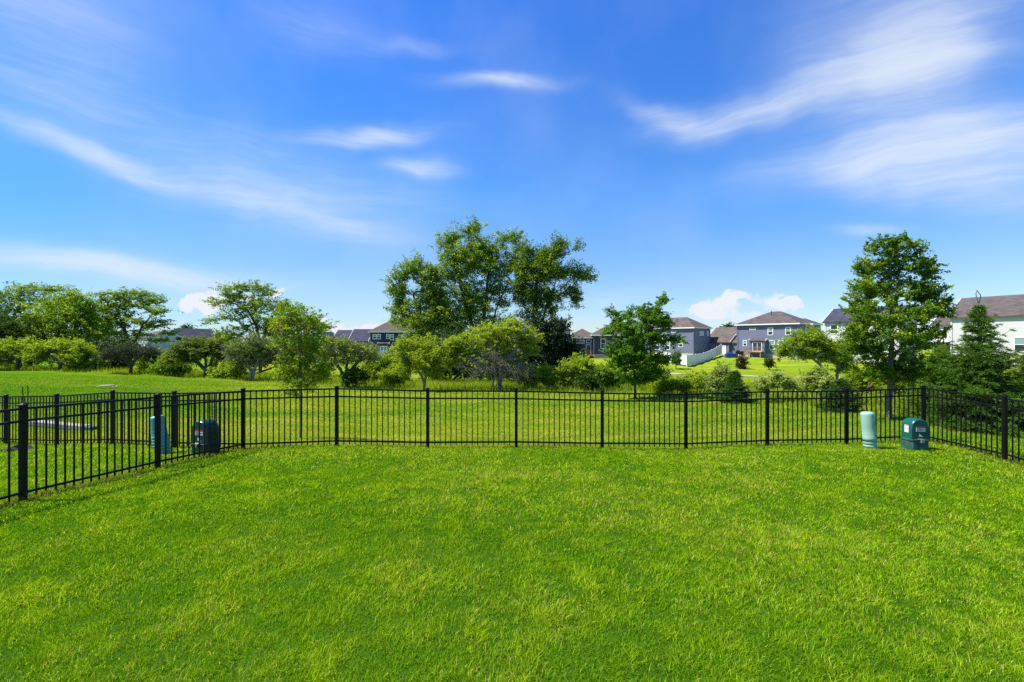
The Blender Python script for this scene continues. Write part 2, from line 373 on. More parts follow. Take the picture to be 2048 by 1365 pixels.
def build_ground():
    ys = np.concatenate([np.linspace(-12, 0, 7)[:-1], np.linspace(0, 30, 151)[:-1], np.linspace(30, 130, 120)[:-1], np.geomspace(130, 5000, 40)])
    us = np.concatenate([np.linspace(-9, -1.6, 22)[:-1], np.linspace(-1.6, 1.6, 150)[:-1], np.linspace(1.6, 9, 22)])
    U, Yg = np.meshgrid(us, ys); Xg = U * np.maximum(Yg, 5.0); Zg = gz(Xg, Yg)
    ny, nx = Xg.shape; V = np.stack([Xg, Yg, Zg], -1).reshape(-1, 3)
    i = np.arange(ny - 1)[:, None] * nx + np.arange(nx - 1)[None]; i = i.ravel()
    T = np.stack([i, i + 1, i + nx + 1, i + nx], 1)
    x, y = V[:, 0], V[:, 1]
    px = CX + F * x / np.maximum(y, 5)
    field = np.clip((y - back_y(x)) / .15, 0, 1) * ((x < 30) | (y > 20))
    wild = np.clip((y - wild_y(px)) / .8, 0, 1) * np.clip((62 - y) / 6, 0, 1)
    rise = np.clip((560 - px) / 260, 0, 1) * np.clip((y - 15) / 5, 0, 1)
    rise = np.maximum(rise, np.clip((px - 1500) / 250, 0, 1) * .7 * (y < 20))
    C = np.stack([field, wild, rise], 1)
    me = np_mesh('ground', V, T, C)
    m = bpy.data.materials.new('ground_grass'); m.use_nodes = True; nt = m.node_tree; N = NT(nt)
    p = nt.nodes['Principled BSDF']; p.inputs['Roughness'].default_value = 1; p.inputs['Specular IOR Level'].default_value = 0
    g = N.n('ShaderNodeNewGeometry'); at = N.n('ShaderNodeAttribute'); at.attribute_name = 'tint'
    sp = N.n('ShaderNodeSeparateColor'); nt.links.new(at.outputs['Color'], sp.inputs[0])
    pos = g.outputs['Position']
    n1 = N.noise(pos, .9, 6, .65); n2 = N.noise(pos, 9, 5, .7); n3 = N.noise(pos, 60, 3, .7)
    lawn = N.mix(N.ss(n1, .35, .7), (.040, .11, .006, 1), (.07, .15, .008, 1))
    lawn = N.mix(N.ss(n3, .5, .8), lawn, (.09, .10, .025, 1))
    mp = N.n('ShaderNodeMapping'); mp.inputs['Scale'].default_value = (.18, 1.1, 1); mp.inputs['Rotation'].default_value = (0, 0, R(8)); nt.links.new(pos, mp.inputs[0])
    s1 = N.noise(mp.outputs[0], 1.0, 6, .65)
    fld = N.mix(N.ss(s1, .34, .66), (.09, .22, .005, 1), (.31, .33, .025, 1))
    fld = N.mix(N.ss(n2, .45, .8), fld, (.23, .24, .04, 1))
    fld = N.mix(N.ss(N.noise(pos, .22, 5, .6), .56, .74, 0, .6), fld, (.25, .25, .07, 1))
    wld = N.mix(N.ss(n1, .3, .7), (.12, .2, .01, 1), (.22, .27, .02, 1))
    gre = N.mix(N.ss(s1, .34, .66), (.050, .150, .004, 1), (.125, .215, .008, 1)); fld = N.mix(sp.outputs[2], fld, gre)
    c = N.mix(sp.outputs[0], lawn, fld); c = N.mix(sp.outputs[1], c, wld)
    nt.links.new(c, p.inputs['Base Color'])
    b = N.n('ShaderNodeBump'); b.inputs['Strength'].default_value = .8; b.inputs['Distance'].default_value = .05
    nt.links.new(N.m('ADD', n2, n3), b.inputs['Height']); nt.links.new(b.outputs[0], p.inputs['Normal'])
    tag(link('ground', me, None, m, True), kind='structure')
build_ground()

# ------------------------------------------------------------ grass
def lerp3(a, b, t): return np.array(a)[None] * (1 - t[:, None]) + np.array(b)[None] * t[:, None]
def blades(name, x, y, h, w, C, label, cat, lean=.55, leandir=None, m='blade', tri=False):
    n = len(x); z = gz(x, y) - .004
    th = rng.uniform(0, 2 * math.pi, n); ld = rng.uniform(0, 2 * math.pi, n) if leandir is None else leandir + rng.normal(0, 1.7, n)
    L = np.abs(rng.normal(lean, lean * .45, n)) * h
    dx, dy = np.cos(th) * w / 2, np.sin(th) * w / 2; lx, ly = np.cos(ld) * L, np.sin(ld) * L
    P = lambda sx, f, fz: np.stack([x + sx * dx + lx * f, y + sx * dy + ly * f, z + h * fz], 1)
    if tri:
        V = np.stack([P(-1, 0, 0), P(1, 0, 0), P(0, 1, .95)], 1).reshape(-1, 3)
        T = (np.arange(n)[:, None] * 3 + np.array([[0, 1, 2]])); k = 3
    else:
        V = np.stack([P(-1, 0, 0), P(1, 0, 0), P(.8, .3, .6), P(-.8, .3, .6), P(0, 1, .95)], 1).reshape(-1, 3)
        b = np.arange(n)[:, None, None] * 5; T = (b + np.array([[0, 1, 2], [0, 2, 3], [3, 2, 4]])[None]).reshape(-1, 3); k = 5
    me = np_mesh(name, V, T, np.repeat(C, k, 0))
    return tag(link(name, me, None, M[m]), label, cat, kind='stuff')
def scatter(y0, y1, dens, ulo, uhi):
    """uniform density inside the view wedge"""
    out = []
    A = (uhi - ulo) * (y1 * y1 - y0 * y0) / 2; n = int(A * dens)
    y = np.sqrt(rng.uniform(y0 * y0, y1 * y1, n)); u = rng.uniform(ulo, uhi, n)
    return u * y, y
def lawn():
    xs, ys, hs, ws, Cs = [], [], [], [], []
    for (y0, y1, d, w) in ((2.2, 3.4, 15000, .0036), (3.4, 5.0, 10500, .0048), (5.0, 7.2, 5600, .0068), (7.2, 11.4, 2800, .0095)):
        x, y = scatter(y0, y1, d, -1.27, 1.27)
        k = (y < back_y(x) + .0) ; x, y = x[k], y[k]; n = len(x)
        big = vnoise(x, y, 1.1, 1); mid = vnoise(x, y, 5, 2); sm = vnoise(x, y, 22, 3, 2); pt = vnoise(x, y, 11, 4, 3)
        keep = rng.uniform(0, 1, n) < np.clip(.88 + .25 * sm + .18 * pt, .15, 1); x, y, big, mid, sm, pt = (q[keep] for q in (x, y, big, mid, sm, pt)); n = len(x)
        h = (.034 + .004 * mid + .005 * pt + .007 * sm) * rng.uniform(.5, 1.45, n)
        t = np.clip(.5 + .10 * big + .15 * mid + .22 * pt + .18 * sm + rng.normal(0, .26, n), 0, 1)
        C = lerp3(LAWN[0], LAWN[1], t)
        dry = rng.uniform(0, 1, n) < np.clip(.07 + .09 * (mid + big), .015, .4)
        C[dry] = lerp3(LAWN[2], LAWN[3], rng.uniform(0, 1, dry.sum()))
        dp = np.minimum(np.minimum(dist_poly(x, y, LF), dist_poly(x, y, RF)), dist_poly(x, y, BK))
        e = np.clip(1 - dp / .16, 0, 1) * rng.uniform(0, 1, n) > .3; C[e] = lerp3((.16, .18, .03), (.26, .24, .07), rng.uniform(0, 1, e.sum()))
        h[e] *= rng.uniform(1.1, 2.4, e.sum())
        C *= rng.uniform(.45, 1.5, n)[:, None]
        xs.append(x); ys.append(y); hs.append(h); ws.append(np.full(n, w) * rng.uniform(.7, 1.3, n)); Cs.append(C)
    x = np.concatenate(xs); y = np.concatenate(ys)
    ld = vnoise(x, y, 3, 9) * 3.0 + vnoise(x, y, 12, 10) * 2.0
    blades('lawn_grass', x, y, np.concatenate(hs), np.concatenate(ws), np.concatenate(Cs),
           'short bright green mown lawn in front of the black fence', 'lawn', .75, ld)
LAWN = [(.105, .28, .004), (.325, .47, .010), (.40, .42, .04), (.60, .52, .16)]
lawn()
def field_grass():
    x, y = scatter(9.0, 31, 560, -1.3, 1.25); px = CX + F * x / y; kf = rng.uniform(0, 1, len(x)) < np.clip((32 - y) / 12, .1, 1); x, y, px = x[kf], y[kf], px[kf]
    k = (y > back_y(x)) & (y < wild_y(px)) ; x, y = x[k], y[k]
    s = vnoise(x * .25, y * 1.1, 1.3, 21); t = np.clip(.5 + .5 * s + rng.normal(0, .22, len(x)), 0, 1)
    C = lerp3((.085, .25, .005), (.36, .40, .02), t); px = CX + F * x / y; gr_ = np.clip(np.maximum((560 - px) / 260 * (y > 16), (px - 1500) / 250 * .8), 0, 1) * rng.uniform(.3, 1.2, len(x)); gr_ = np.clip(gr_, 0, 1)[:, None]; C = C * (1 - gr_) + lerp3((.07, .23, .004), (.15, .33, .008), t) * gr_
    dry = rng.uniform(0, 1, len(x)) < .12 + .12 * (s > .5); C[dry] = lerp3((.26, .26, .06), (.38, .34, .12), rng.uniform(0, 1, dry.sum()))
    blades('field_grass', x, y, rng.uniform(.03, .07, len(x)), rng.uniform(.012, .022, len(x)) * np.clip(y / 13, 1, 2), C,
           'mown yellow green field grass beyond the fence', 'grass', .8, None, tri=True)
field_grass()
def wild_grass():
    x, y = scatter(16, 46, 95, -1.25, 1.25); px = CX + F * x / y
    w = wild_y(px); k = (y > w + rng.normal(0, .35, len(x))) & (y < w + 13 + 3 * rng.uniform(0, 1, len(x)))
    x, y, w = x[k], y[k], w[k]; n = len(x)
    s = vnoise(x, y, .5, 31)
    h = np.clip(.30 + .14 * s + .14 * rng.normal(0, 1, n), .1, .95) * np.clip((y - w + .6) / 2.2, .45, 1)
    t = np.clip(.45 + .3 * s + rng.normal(0, .25, n), 0, 1)
    C = lerp3((.16, .29, .008), (.38, .44, .03), t); br = rng.uniform(0, 1, n) < .12; C[br] = lerp3((.28, .23, .09), (.36, .31, .12), rng.uniform(0, 1, br.sum()))
    blades('meadow_grass', x, y, h, rng.uniform(.02, .045, n), C, 'tall uncut yellow green meadow grass along the foot of the trees', 'tall grass', .3, None, tri=True)
wild_grass()

# ------------------------------------------------------------ fences
def fence(name, label, pts, H=1.21, ground_off=0.0, ends=(True, True), gap_extra=0.0, group=None):
    root = empty(name, (pts[0][0], pts[0][1], float(gz(*pts[0])))); o = root.location.copy()
    tag(root, label, 'fence', group)
    P = [Vector((x, y, float(gz(x, y)))) for x, y in pts]
    for i, p in enumerate(P):
        if (i == 0 and not ends[0]) or (i == len(P) - 1 and not ends[1]): continue
        q = p - o; s = .031
        b = MB(); b.box(q.x - s, q.y - s, q.z - .12, q.x + s, q.y + s, q.z + H)
        po = b.build('post', M['black_metal'], root, bevel=.003)
        c = MB(); s2 = .036
        c.box(q.x - s2, q.y - s2, q.z + H + .001, q.x + s2, q.y + s2, q.z + H + .018)
        c.add([(q.x - s2, q.y - s2, q.z + H + .018), (q.x + s2, q.y - s2, q.z + H + .018), (q.x + s2, q.y + s2, q.z + H + .018), (q.x - s2, q.y + s2, q.z + H + .018), (q.x, q.y, q.z + H + .036)],
              [(0, 1, 4), (1, 2, 4), (2, 3, 4), (3, 0, 4)])
        c.build('post_cap', M['black_metal'], po)
    up = Vector((0, 0, 1))
    for a, b_ in zip(P[:-1], P[1:]):
        d = Vector((b_.x - a.x, b_.y - a.y, 0)).normalized(); A = a - o + d * .031; B = b_ - o - d * .031
        pk = MB(); n = 15
        for k in range(n):
            t = (k + 1) / (n + 1); c = A.lerp(B, t); e = .0085
            dn = d.cross(up)
            v = []
            for zz in (.045, H - .022):
                for (sx, sy) in ((-1, -1), (1, -1), (1, 1), (-1, 1)): v.append(c + d * sx * e + dn * sy * e + up * zz)
            pk.add(v, [(0, 3, 2, 1), (4, 5, 6, 7), (0, 1, 5, 4), (1, 2, 6, 5), (2, 3, 7, 6), (3, 0, 4, 7)])
        po = pk.build('picket_panel', M['black_metal'], root)
        for zz in (H - .035, H - .19, .115):
            r = MB(); r.bar(A + up * zz, B + up * zz, .026, .030); r.build('rail', M['black_metal'], po)
fence('black_fence', 'black aluminium picket fence running straight across the back of the lawn', BK)
fence('black_fence', 'black picket fence on the left edge of the lawn nearest the camera', LF, ends=(True, False))
fence('black_fence', 'black picket fence behind the neighbouring lawn, farther left beyond the side fence', NB, ends=(False, True), H=1.19)
fence('black_fence', 'black picket fence on the right edge of the lawn sloping down beside the spruce', RF, ends=(False, True))

# ------------------------------------------------------------ utility boxes
def pedestal(px, Z, base_y_off, hgt, rad, tilt, rz, m, label, ribs=False):
    g = G_at(px, Z); root = empty('utility_pedestal', g, rz); root.rotation_euler = (0, tilt, rz)
    tag(root, label, 'utility pedestal', 'round telecom pedestals in the grass')
    b = MB(); r = rad
    b.lathe([(r * .86, -.05), (r * .86, .05), (r * .95, .055), (r * .95, .085), (r * .84, .09), (r * .84, .115), (r * .98, .12), (r * .98, .16)], 32)
    b.build('collar', M[m], root, True, .003)
    s = MB(); s.lathe([(r * 1.0, .165), (r * 1.0, .24), (r * .985, .245), (r * .97, hgt * .6), (r * .955, hgt * .93), (r * .93, hgt * .965), (r * .82, hgt * .99), (r * .5, hgt), (r * .05, hgt * 1.003)], 32)
    s.build('shell', M[m], root, True)
    if ribs:
        for k in range(4):
            q = MB(); z = .17 + .055 * k; q.lathe([(r * 1.0, z), (r * 1.035, z + .008), (r * 1.035, z + .022), (r * 1.0, z + .03)], 32); q.build('rib', M[m], root, True)
    l = MB(); l.lathe([(.014, 0), (.014, .014), (.008, .018)], 10)
    lo = l.build('lock', M['dark_cloth'], root); lo.rotation_euler = (R(90), 0, R(30)); lo.location = (r * .5 * 1.0, -r * .83, .28)
    return root
pedestal(1741, 9.35, 0, .76, .122, R(-5.5), 0, 'pale_green', 'pale mint green utility pedestal leaning slightly, inside the back fence by the right corner')
pedestal(327, 8.9, 0, .76, .135, R(-11), 0, 'teal', 'leaning teal utility pedestal seen through the left side fence pickets', True)

def arch_box(px, Z, rz, m, mbase, label, W=.46, D=.42, H=.64, tilt=0):
    g = G_at(px, Z); root = empty('utility_box', g, rz); root.rotation_euler = (0, tilt, rz)
    tag(root, label, 'utility box', 'dome topped green utility boxes')
    b = MB(); wb, db = W / 2 * 1.12, D / 2 * 1.12
    def ring(w, d, z, c=.05):
        return [(-w + c, -d, z), (w - c, -d, z), (w, -d + c, z), (w, d - c, z), (w - c, d, z), (-w + c, d, z), (-w, d - c, z), (-w, -d + c, z)]
    rings = [ring(wb, db, -.06), ring(wb, db, .03), ring(wb * .97, db * .97, .19), ring(wb * 1.03, db * 1.03, .195), ring(wb * 1.03, db * 1.03, .225), ring(W / 2 * .9, D / 2 * .9, .23)]
    v = [p for r_ in rings for p in r_]; f = []
    for i in range(len(rings) - 1):
        for k in range(8): f.append((i * 8 + k, i * 8 + (k + 1) % 8, (i + 1) * 8 + (k + 1) % 8, (i + 1) * 8 + k))
    f.append(tuple(range(8))[::-1]); f.append(tuple(40 + k for k in range(8)))
    b.add(v, f); b.build('base', M[mbase], root, False, .006)
    # shroud: arch outline (x,z) swept along y with rounded shoulders
    prof = []; z0 = .226; zs = H - W * .47
    prof.append((-W / 2 * 1.0, z0))
    for k in range(17):
        t = math.pi - math.pi * k / 16; prof.append((W / 2 * .96 * math.copysign(abs(math.cos(t)) ** .88, math.cos(t)), zs + (H - zs) * abs(math.sin(t)) ** .92))
    prof.append((W / 2 * 1.0, z0)); n = len(prof)
    ys = [(-D / 2, .86), (-D / 2 + .012, .93), (-D / 2 + .04, .985), (-D / 2 + .08, 1.0), (D / 2 - .08, 1.0), (D / 2 - .04, .985), (D / 2 - .012, .93), (D / 2, .86)]
    s = MB(); v = []; f = []
    for (y, k_) in ys:
        for (x, z) in prof: v.append((x * (k_ * .5 + .5), y, z0 + (z - z0) * (k_ * .4 + .6)))
    for i in range(len(ys) - 1):
        for k in range(n - 1): f.append((i * n + k, i * n + k + 1, (i + 1) * n + k + 1, (i + 1) * n + k))
        f.append((i * n + n - 1, i * n, (i + 1) * n, (i + 1) * n + n - 1))
    f.append(tuple(range(n))[::-1]); f.append(tuple((len(ys) - 1) * n + k for k in range(n)))
    s.add(v, f); sh = s.build('hood', M[m], root, True, 0)
    md = sh.modifiers.new('smooth_angle', 'EDGE_SPLIT'); md.split_angle = R(40)
    # front sticker, lock plate, padlock
    yf = -D / 2
    l = MB(); l.box(-.085, yf - .004, .385, .095, yf - .0005, .475); lb = l.build('warning_label', M['label_white'], root)
    r_ = MB(); r_.box(-.085, yf - .0065, .462, .095, yf - .0042, .487); r_.build('label_band', M['label_red'], lb)
    t = MB()
    for k in range(4): t.box(-.075, yf - .0058, .396 + .015 * k, (.02 + .022 * ((k * 7) % 5)), yf - .0042, .402 + .015 * k)
    t.build('label_text', M['label_ink'], lb)
    q = MB(); q.add([(-.03, yf - .005, .285), (.05, yf - .005, .285), (-.025, yf - .005, .345)], [(0, 1, 2)]); q.add([(-.03, yf - .002, .285), (.05, yf - .002, .285), (-.025, yf - .002, .345)], [(0, 2, 1)])
    q.build('hazard_label', M['label_white'], root)
    k_ = MB(); k_.box(-.035, yf - .075, .17, .03, yf - .028, .235); k_.box(-.06, yf - .05, .225, .05, yf - .002, .245); k_.build('padlock', M['steel'], root, False, .006)
    # side sticker
    xs = -W / 2 * .985
    l = MB(); l.box(xs - .009, -.075, .35, xs - .006, .03, .50); lb = l.build('warning_label', M['label_white'], root)
    for (z_a, z_b) in ((.425, .435), (.484, .494)):
        r_ = MB(); r_.box(xs - .0115, -.065, z_a, xs - .0092, .015, z_b); r_.build('label_band', M['label_red'], lb)
    return root
arch_box(1829, 9.3, R(-3), 'dark_green', 'base_green', 'glossy dark green utility box with dome hood in the back right lawn corner', tilt=R(1), W=.35, D=.27)
arch_box(411, 8.75, R(-14), 'dark_teal', 'dark_teal', 'dark blue green dome utility box behind the left fence near its back corner', W=.37, D=.28, H=.66)

# ------------------------------------------------------------ robin on the top rail
def bird():
    px, i = 1741, 7; a, b = BK[7], BK[8]
    u = (px - CX) / F; t = (u * a[1] - a[0]) / ((b[0] - a[0]) - u * (b[1] - a[1]))
    x, y = a[0] + t * (b[0] - a[0]), a[1] + t * (b[1] - a[1]); za = float(gz(*a)) * (1 - t) + float(gz(*b)) * t
    root = empty('bird', (x, y, za + 1.21 - .020), R(10)); tag(root, 'small brown bird perched on the top rail of the back fence', 'bird')
    pts = [((-.105, 0, .030), .006), ((-.065, 0, .045), .012), ((-.035, 0, .058), .026), ((0, 0, .075), .034), ((.03, 0, .095), .032), ((.048, 0, .122), .022), ((.058, 0, .140), .020), ((.078, 0, .140), .008), ((.090, 0, .137), .003)]
    m = MB(); m.tube([p for p, r in pts], [r for p, r in pts], 14); m.build('body', mat('bird_brown', (.085, .05, .035), .8, .2, .3, 30), root, True)
    w = MB()
    for s in (-1, 1): w.tube([(-.07, s * .016, .055), (-.03, s * .030, .07), (.02, s * .030, .09)], [.004, .012, .010], 8)
    w.build('wings', mat('bird_wing', (.04, .035, .03), .8, .2, .3, 30), root, True)
    for s in (-1, 1):
        l = MB(); l.tube([(.0, s * .012, .05), (.004, s * .013, .0)], .0022, 6); l.tube([(-.012, s * .013, .003), (.02, s * .013, .003)], .002, 6); l.build('leg', M['bark'], root)
bird()

# ------------------------------------------------------------ plants
DENS = 1.15
class Plant:
    """a woody plant: skeleton grown out to leaf clumps inside crown lobes"""
    def __init__(s, name, label, cat, px, Z, group=None):
        s.g = G_at(px, Z); s.Z = Z; s.root = empty(name, s.g); tag(s.root, label, cat, group)
    def grow(s, stems, lobes, nclump, rtip=.006, trunk_r=.08, jit=.12, pw=.62, flat=1.0, seg=None, shell=.5, depth=.85, min_z=.15, rs=1):
        """stems: lists of (px,py[,dz]) from the base up; lobes (px,py,rx,ry[,dy]) in photo units at distance Z"""
        r = np.random.default_rng(rs); Z = s.Z; k = Z / F
        nodes = []; par = []
        for st in stems:
            prev = -1
            pts = [s.g.copy() if i == 0 and q is None else P_at(q[0], q[1], Z + (q[2] if len(q) > 2 else 0)) for i, q in enumerate(st)]
            for i, p in enumerate(pts):
                if i == 0: nodes.append(p); par.append(-1); prev = len(nodes) - 1; continue
                nseg = max(2, int((p - pts[i - 1]).length / (.35 + .02 * Z)))
                for j in range(1, nseg + 1):
                    q = pts[i - 1].lerp(p, j / nseg) + Vector(r.normal(0, 1, 3)) * trunk_r * .35 * (j < nseg)
                    nodes.append(q); par.append(prev); prev = len(nodes) - 1
        n_stem = len(nodes)
        w = np.array([(l[2] * l[3]) ** .85 for l in lobes]); w /= w.sum()
        pts = []
        for l, ww in zip(lobes, w):
            n = max(3, int(round(nclump * 1.9 * ww))); c = P_at(l[0], l[1], Z + (l[4] if len(l) > 4 else r.uniform(-.5, .5) * l[2] * k))
            d = r.normal(0, 1, (n, 3)); d /= np.linalg.norm(d, axis=1)[:, None]
            rad = r.uniform(0, 1, n) ** (1 / 3 if shell < .3 else .42) * r.uniform(*((.8, 1.22) if trunk_r > .035 else (.55, 1.5)), n) ; d *= rad[:, None]
            q = np.array(c)[None] + d * np.array([l[2] * k, l[2] * k * depth, l[3] * k])[None]
            pts.append(q)
        pts = np.concatenate(pts); zmin = gz(pts[:, 0], pts[:, 1]) + min_z; pts[:, 2] = np.maximum(pts[:, 2], zmin + r.uniform(0, .3, len(pts)) * min_z)
        s.clumps = pts
        top = np.array(nodes[-1] if n_stem else s.g)
        St = np.array([tuple(q) for q in nodes[:n_stem]])
        dist = np.min(np.linalg.norm(pts[:, None] - St[None], axis=2), axis=1); order = np.argsort(dist)
        cap = n_stem + len(pts) * 5 + 10; NA = np.zeros((cap, 3)); NA[:n_stem] = St; nn = n_stem
        base_z = s.g.z; tips = []; sg = seg or (.18 + .022 * Z)
        for idx in order:
            c = pts[idx]; d = NA[:nn] - c; L = np.linalg.norm(d, axis=1)
            cost = L * (1 + .9 * np.clip((NA[:nn, 2] - c[2] + .25 * L) / (L + 1e-6), 0, 1.5)); cost[NA[:nn, 2] < base_z + .12 * (c[2] - base_z)] += L[NA[:nn, 2] < base_z + .12 * (c[2] - base_z)] * .6
            j = int(np.argmin(cost)); a = NA[j]; L = L[j]; ns = int(min(4, max(1, round(L / sg)))); prev = j
            lift = .14 * L
            for q in range(1, ns + 1):
                t = q / ns; p = a * (1 - t) + c * t; p[2] += lift * math.sin(math.pi * t) * .5
                if q < ns: p += r.normal(0, jit * L / ns, 3)
                NA[nn] = p; par.append(prev); prev = nn; nn += 1
            tips.append(prev)
        NA = NA[:nn]; cnt = np.zeros(nn); cnt[tips] += 1
        for i in range(nn - 1, -1, -1):
            if par[i] >= 0: cnt[par[i]] += cnt[i]
        rad = rtip * np.maximum(cnt, 1) ** pw; mx = rad.max(); 
        if mx > 0: rad = np.where(rad > trunk_r * .5, rad * 1.0, rad) * min(1.0, 9) ; sc_ = trunk_r / mx; rad = rtip + (rad - rtip) * (trunk_r - rtip) / (mx - rtip + 1e-9)
        s.cdir = np.zeros_like(pts)
        for q, ti in zip(order, tips): s.cdir[q] = NA[ti] - NA[par[ti]]
        s.cdir /= np.linalg.norm(s.cdir, axis=1)[:, None] + 1e-9
        s.NA, s.par, s.rad, s.n_stem = NA, par, rad, n_stem
        s.limbs(rs)
        return s
    def limbs(s, rs):
        E = [(s.par[i], i) for i in range(len(s.par)) if s.par[i] >= 0]
        a = s.NA[[e[0] for e in E]]; b = s.NA[[e[1] for e in E]]; ra = np.minimum(s.rad[[e[0] for e in E]], s.rad[[e[1] for e in E]] * 1.5); rb = s.rad[[e[1] for e in E]]
        s.segs = (a, b, ra, rb)
    def tubes(s, a, b, ra, rb, n=6):
        d = b - a; L = np.linalg.norm(d, axis=1)[:, None] + 1e-9; d = d / L
        ref = np.where(np.abs(d[:, 2:3]) > .9, np.array([[1., 0, 0]]), np.array([[0, 0, 1.]]))
        u = np.cross(d, ref); u /= np.linalg.norm(u, axis=1)[:, None]; v = np.cross(d, u)
        th = np.arange(n) * 2 * math.pi / n; cs, sn = np.cos(th)[None, :, None], np.sin(th)[None, :, None]
        o = u[:, None] * cs + v[:, None] * sn
        A = a[:, None] + o * ra[:, None, None]; B = b[:, None] + o * rb[:, None, None]
        V = np.concatenate([A, B], 1).reshape(-1, 3); m = len(a); base = np.arange(m)[:, None, None] * 2 * n
        q = np.array([[k, (k + 1) % n, n + (k + 1) % n, n + k] for k in range(n)])[None]
        return V, (base + q).reshape(-1, 4)
    def wood(s, m='bark', extra_twigs=0, tw_len=.5, tw_r=.006, split=True, twig_mat=None):
        a, b, ra, rb = s.segs; o = np.array(s.g)
        thick = rb > max(s.rad.max() * .3, .02) if split else np.ones(len(a), bool)
        for nm, k, n in (('trunk', thick, 10), ('branches', ~thick, 5)):
            if not k.any(): continue
            V, T = s.tubes(a[k] - o, b[k] - o, ra[k], rb[k], n); me = np_mesh(nm, V, T); link(nm, me, s.root, M[m], True)
        if extra_twigs:
            r = np.random.default_rng(5); c = np.repeat(s.clumps, extra_twigs, 0); n = len(c); ctr = s.clumps.mean(0)
            out = c - ctr; out /= np.linalg.norm(out, axis=1)[:, None] + 1e-6
            d = r.normal(0, 1, (n, 3)) + out * .9; d /= np.linalg.norm(d, axis=1)[:, None]; L = tw_len * r.uniform(.4, 1.2, n)[:, None]
            st = c - o - d * L * .3; mid = st + d * L * .5 + r.normal(0, .12, (n, 3)) * L; en = mid + d * L * .5 + r.normal(0, .15, (n, 3)) * L
            V1, T1 = s.tubes(st, mid, np.full(n, tw_r), np.full(n, tw_r * .7), 3); V2, T2 = s.tubes(mid, en, np.full(n, tw_r * .7), np.full(n, tw_r * .35), 3)
            me = np_mesh('twigs', np.concatenate([V1, V2]), np.concatenate([T1, T2 + len(V1)])); link('twigs', me, s.root, M[twig_mat or m])
        return s
    def leaves(s, n_per, size, spread, ca, cb, flat=1.0, m='leaf', up=.6, name='crown', bright=None, cbf=.0, keep=1.0, tipcol=None, droop=0, rs=3, aspect=.62):
        r = np.random.default_rng(rs); C = s.clumps; cd = s.cdir
        if keep < 1: kk = r.uniform(0, 1, len(C)) < keep; C = C[kk]; cd = cd[kk]
        nc = len(C); cn = np.maximum(1, (n_per * DENS * r.uniform(.5, 1.5, nc)).astype(int)); idx = np.repeat(np.arange(nc), cn); n = len(idx)
        cs = r.uniform(.6, 1.35, nc)
        d = r.normal(0, 1, (n, 3)); d /= np.linalg.norm(d, axis=1)[:, None]; d *= (r.uniform(0, 1, n) ** .5)[:, None]
        axis = cd + r.normal(0, .35, (nc, 3)); axis[:, 2] *= .35 + .65 * flat; axis /= np.linalg.norm(axis, axis=1)[:, None] + 1e-9
        ax_ = axis[idx]; al = r.uniform(-.75, 1.25, n)[:, None]; tap = (1.15 - .55 * np.abs(al))
        p = C[idx] + (d * np.array([1, 1, .75 * flat])[None] * .62 * tap + ax_ * al * 1.05) * spread * cs[idx][:, None]
        if droop: p[:, 2] -= droop * np.linalg.norm(d[:, :2], axis=1) ** 2 * spread
        p[:, 2] = np.maximum(p[:, 2], gz(p[:, 0], p[:, 1]) + size * .5)
        nr = r.normal(0, 1, (n, 3)); nr[:, 2] = np.abs(nr[:, 2]) * (.4 + up) + up * .5; nr += d * .5; nr /= np.linalg.norm(nr, axis=1)[:, None]
        t = np.cross(nr, r.normal(0, 1, (n, 3))); t /= np.linalg.norm(t, axis=1)[:, None]; bt = np.cross(nr, t)
        sz = (size * r.uniform(.6, 1.3, n))[:, None]
        o = np.array(s.g)
        V = np.stack([p - t * sz * .5, p + bt * sz * aspect * .5 + nr * sz * .1, p + t * sz * .5, p - bt * sz * aspect * .5 + nr * sz * .1], 1).reshape(-1, 3) - o
        b = np.arange(n)[:, None, None] * 4; T = (b + np.array([[0, 1, 2], [0, 2, 3]])[None]).reshape(-1, 3)
        tt = np.clip(r.uniform(0, 1, nc)[idx] * .6 + r.uniform(0, 1, n) * .4, 0, 1); col_ = lerp3(ca, cb, tt)
        if tipcol is not None:
            q = r.uniform(0, 1, nc)[idx] < tipcol[1]; q &= r.uniform(0, 1, n) < .7; col_[q] = np.array(tipcol[0])
        col_ *= r.uniform(.8, 1.2, n)[:, None]
        me = np_mesh(name, V, T, np.repeat(col_, 4, 0)); link(name, me, s.root, M[m])
        return s

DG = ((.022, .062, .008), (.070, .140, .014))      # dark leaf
MG = ((.060, .150, .008), (.245, .370, .025))      # mid green
YG = ((.15, .27, .006), (.36, .45, .015))      # yellow green
LG = ((.17, .29, .008), (.36, .45, .025))      # light meadow shrub
def LB(x): return x

# --- the three tall trees in the middle
A = Plant('tall_tree', 'tall tree leaning left, leftmost of the three tall trees in the centre', 'tree', 872, 41, 'three tall trees at the centre')
A.grow([[None, (868, 700), (846, 640), (826, 590)], [None, (880, 690), (886, 620)]],
       [(793, 560, 17, 20), (800, 590, 22, 26), (832, 528, 15, 16), (818, 545, 18, 20), (850, 552, 20, 26), (812, 628, 26, 26), (852, 600, 30, 32), (835, 655, 38, 34), (886, 640, 34, 40), (870, 580, 22, 26), (800, 610, 18, 20), (850, 690, 40, 26), (868, 620, 30, 34), (872, 550, 18, 24)],
       330, .012, .17, rs=4, shell=.3)
A.wood().leaves(64, .15, .66, *MG, m='leaf', flat=1.0, rs=5, tipcol=((.36, .46, .04), .25))
B = Plant('tall_tree', 'tallest broad tree at the centre with sky showing between its dark limbs', 'tree', 962, 42, 'three tall trees at the centre')
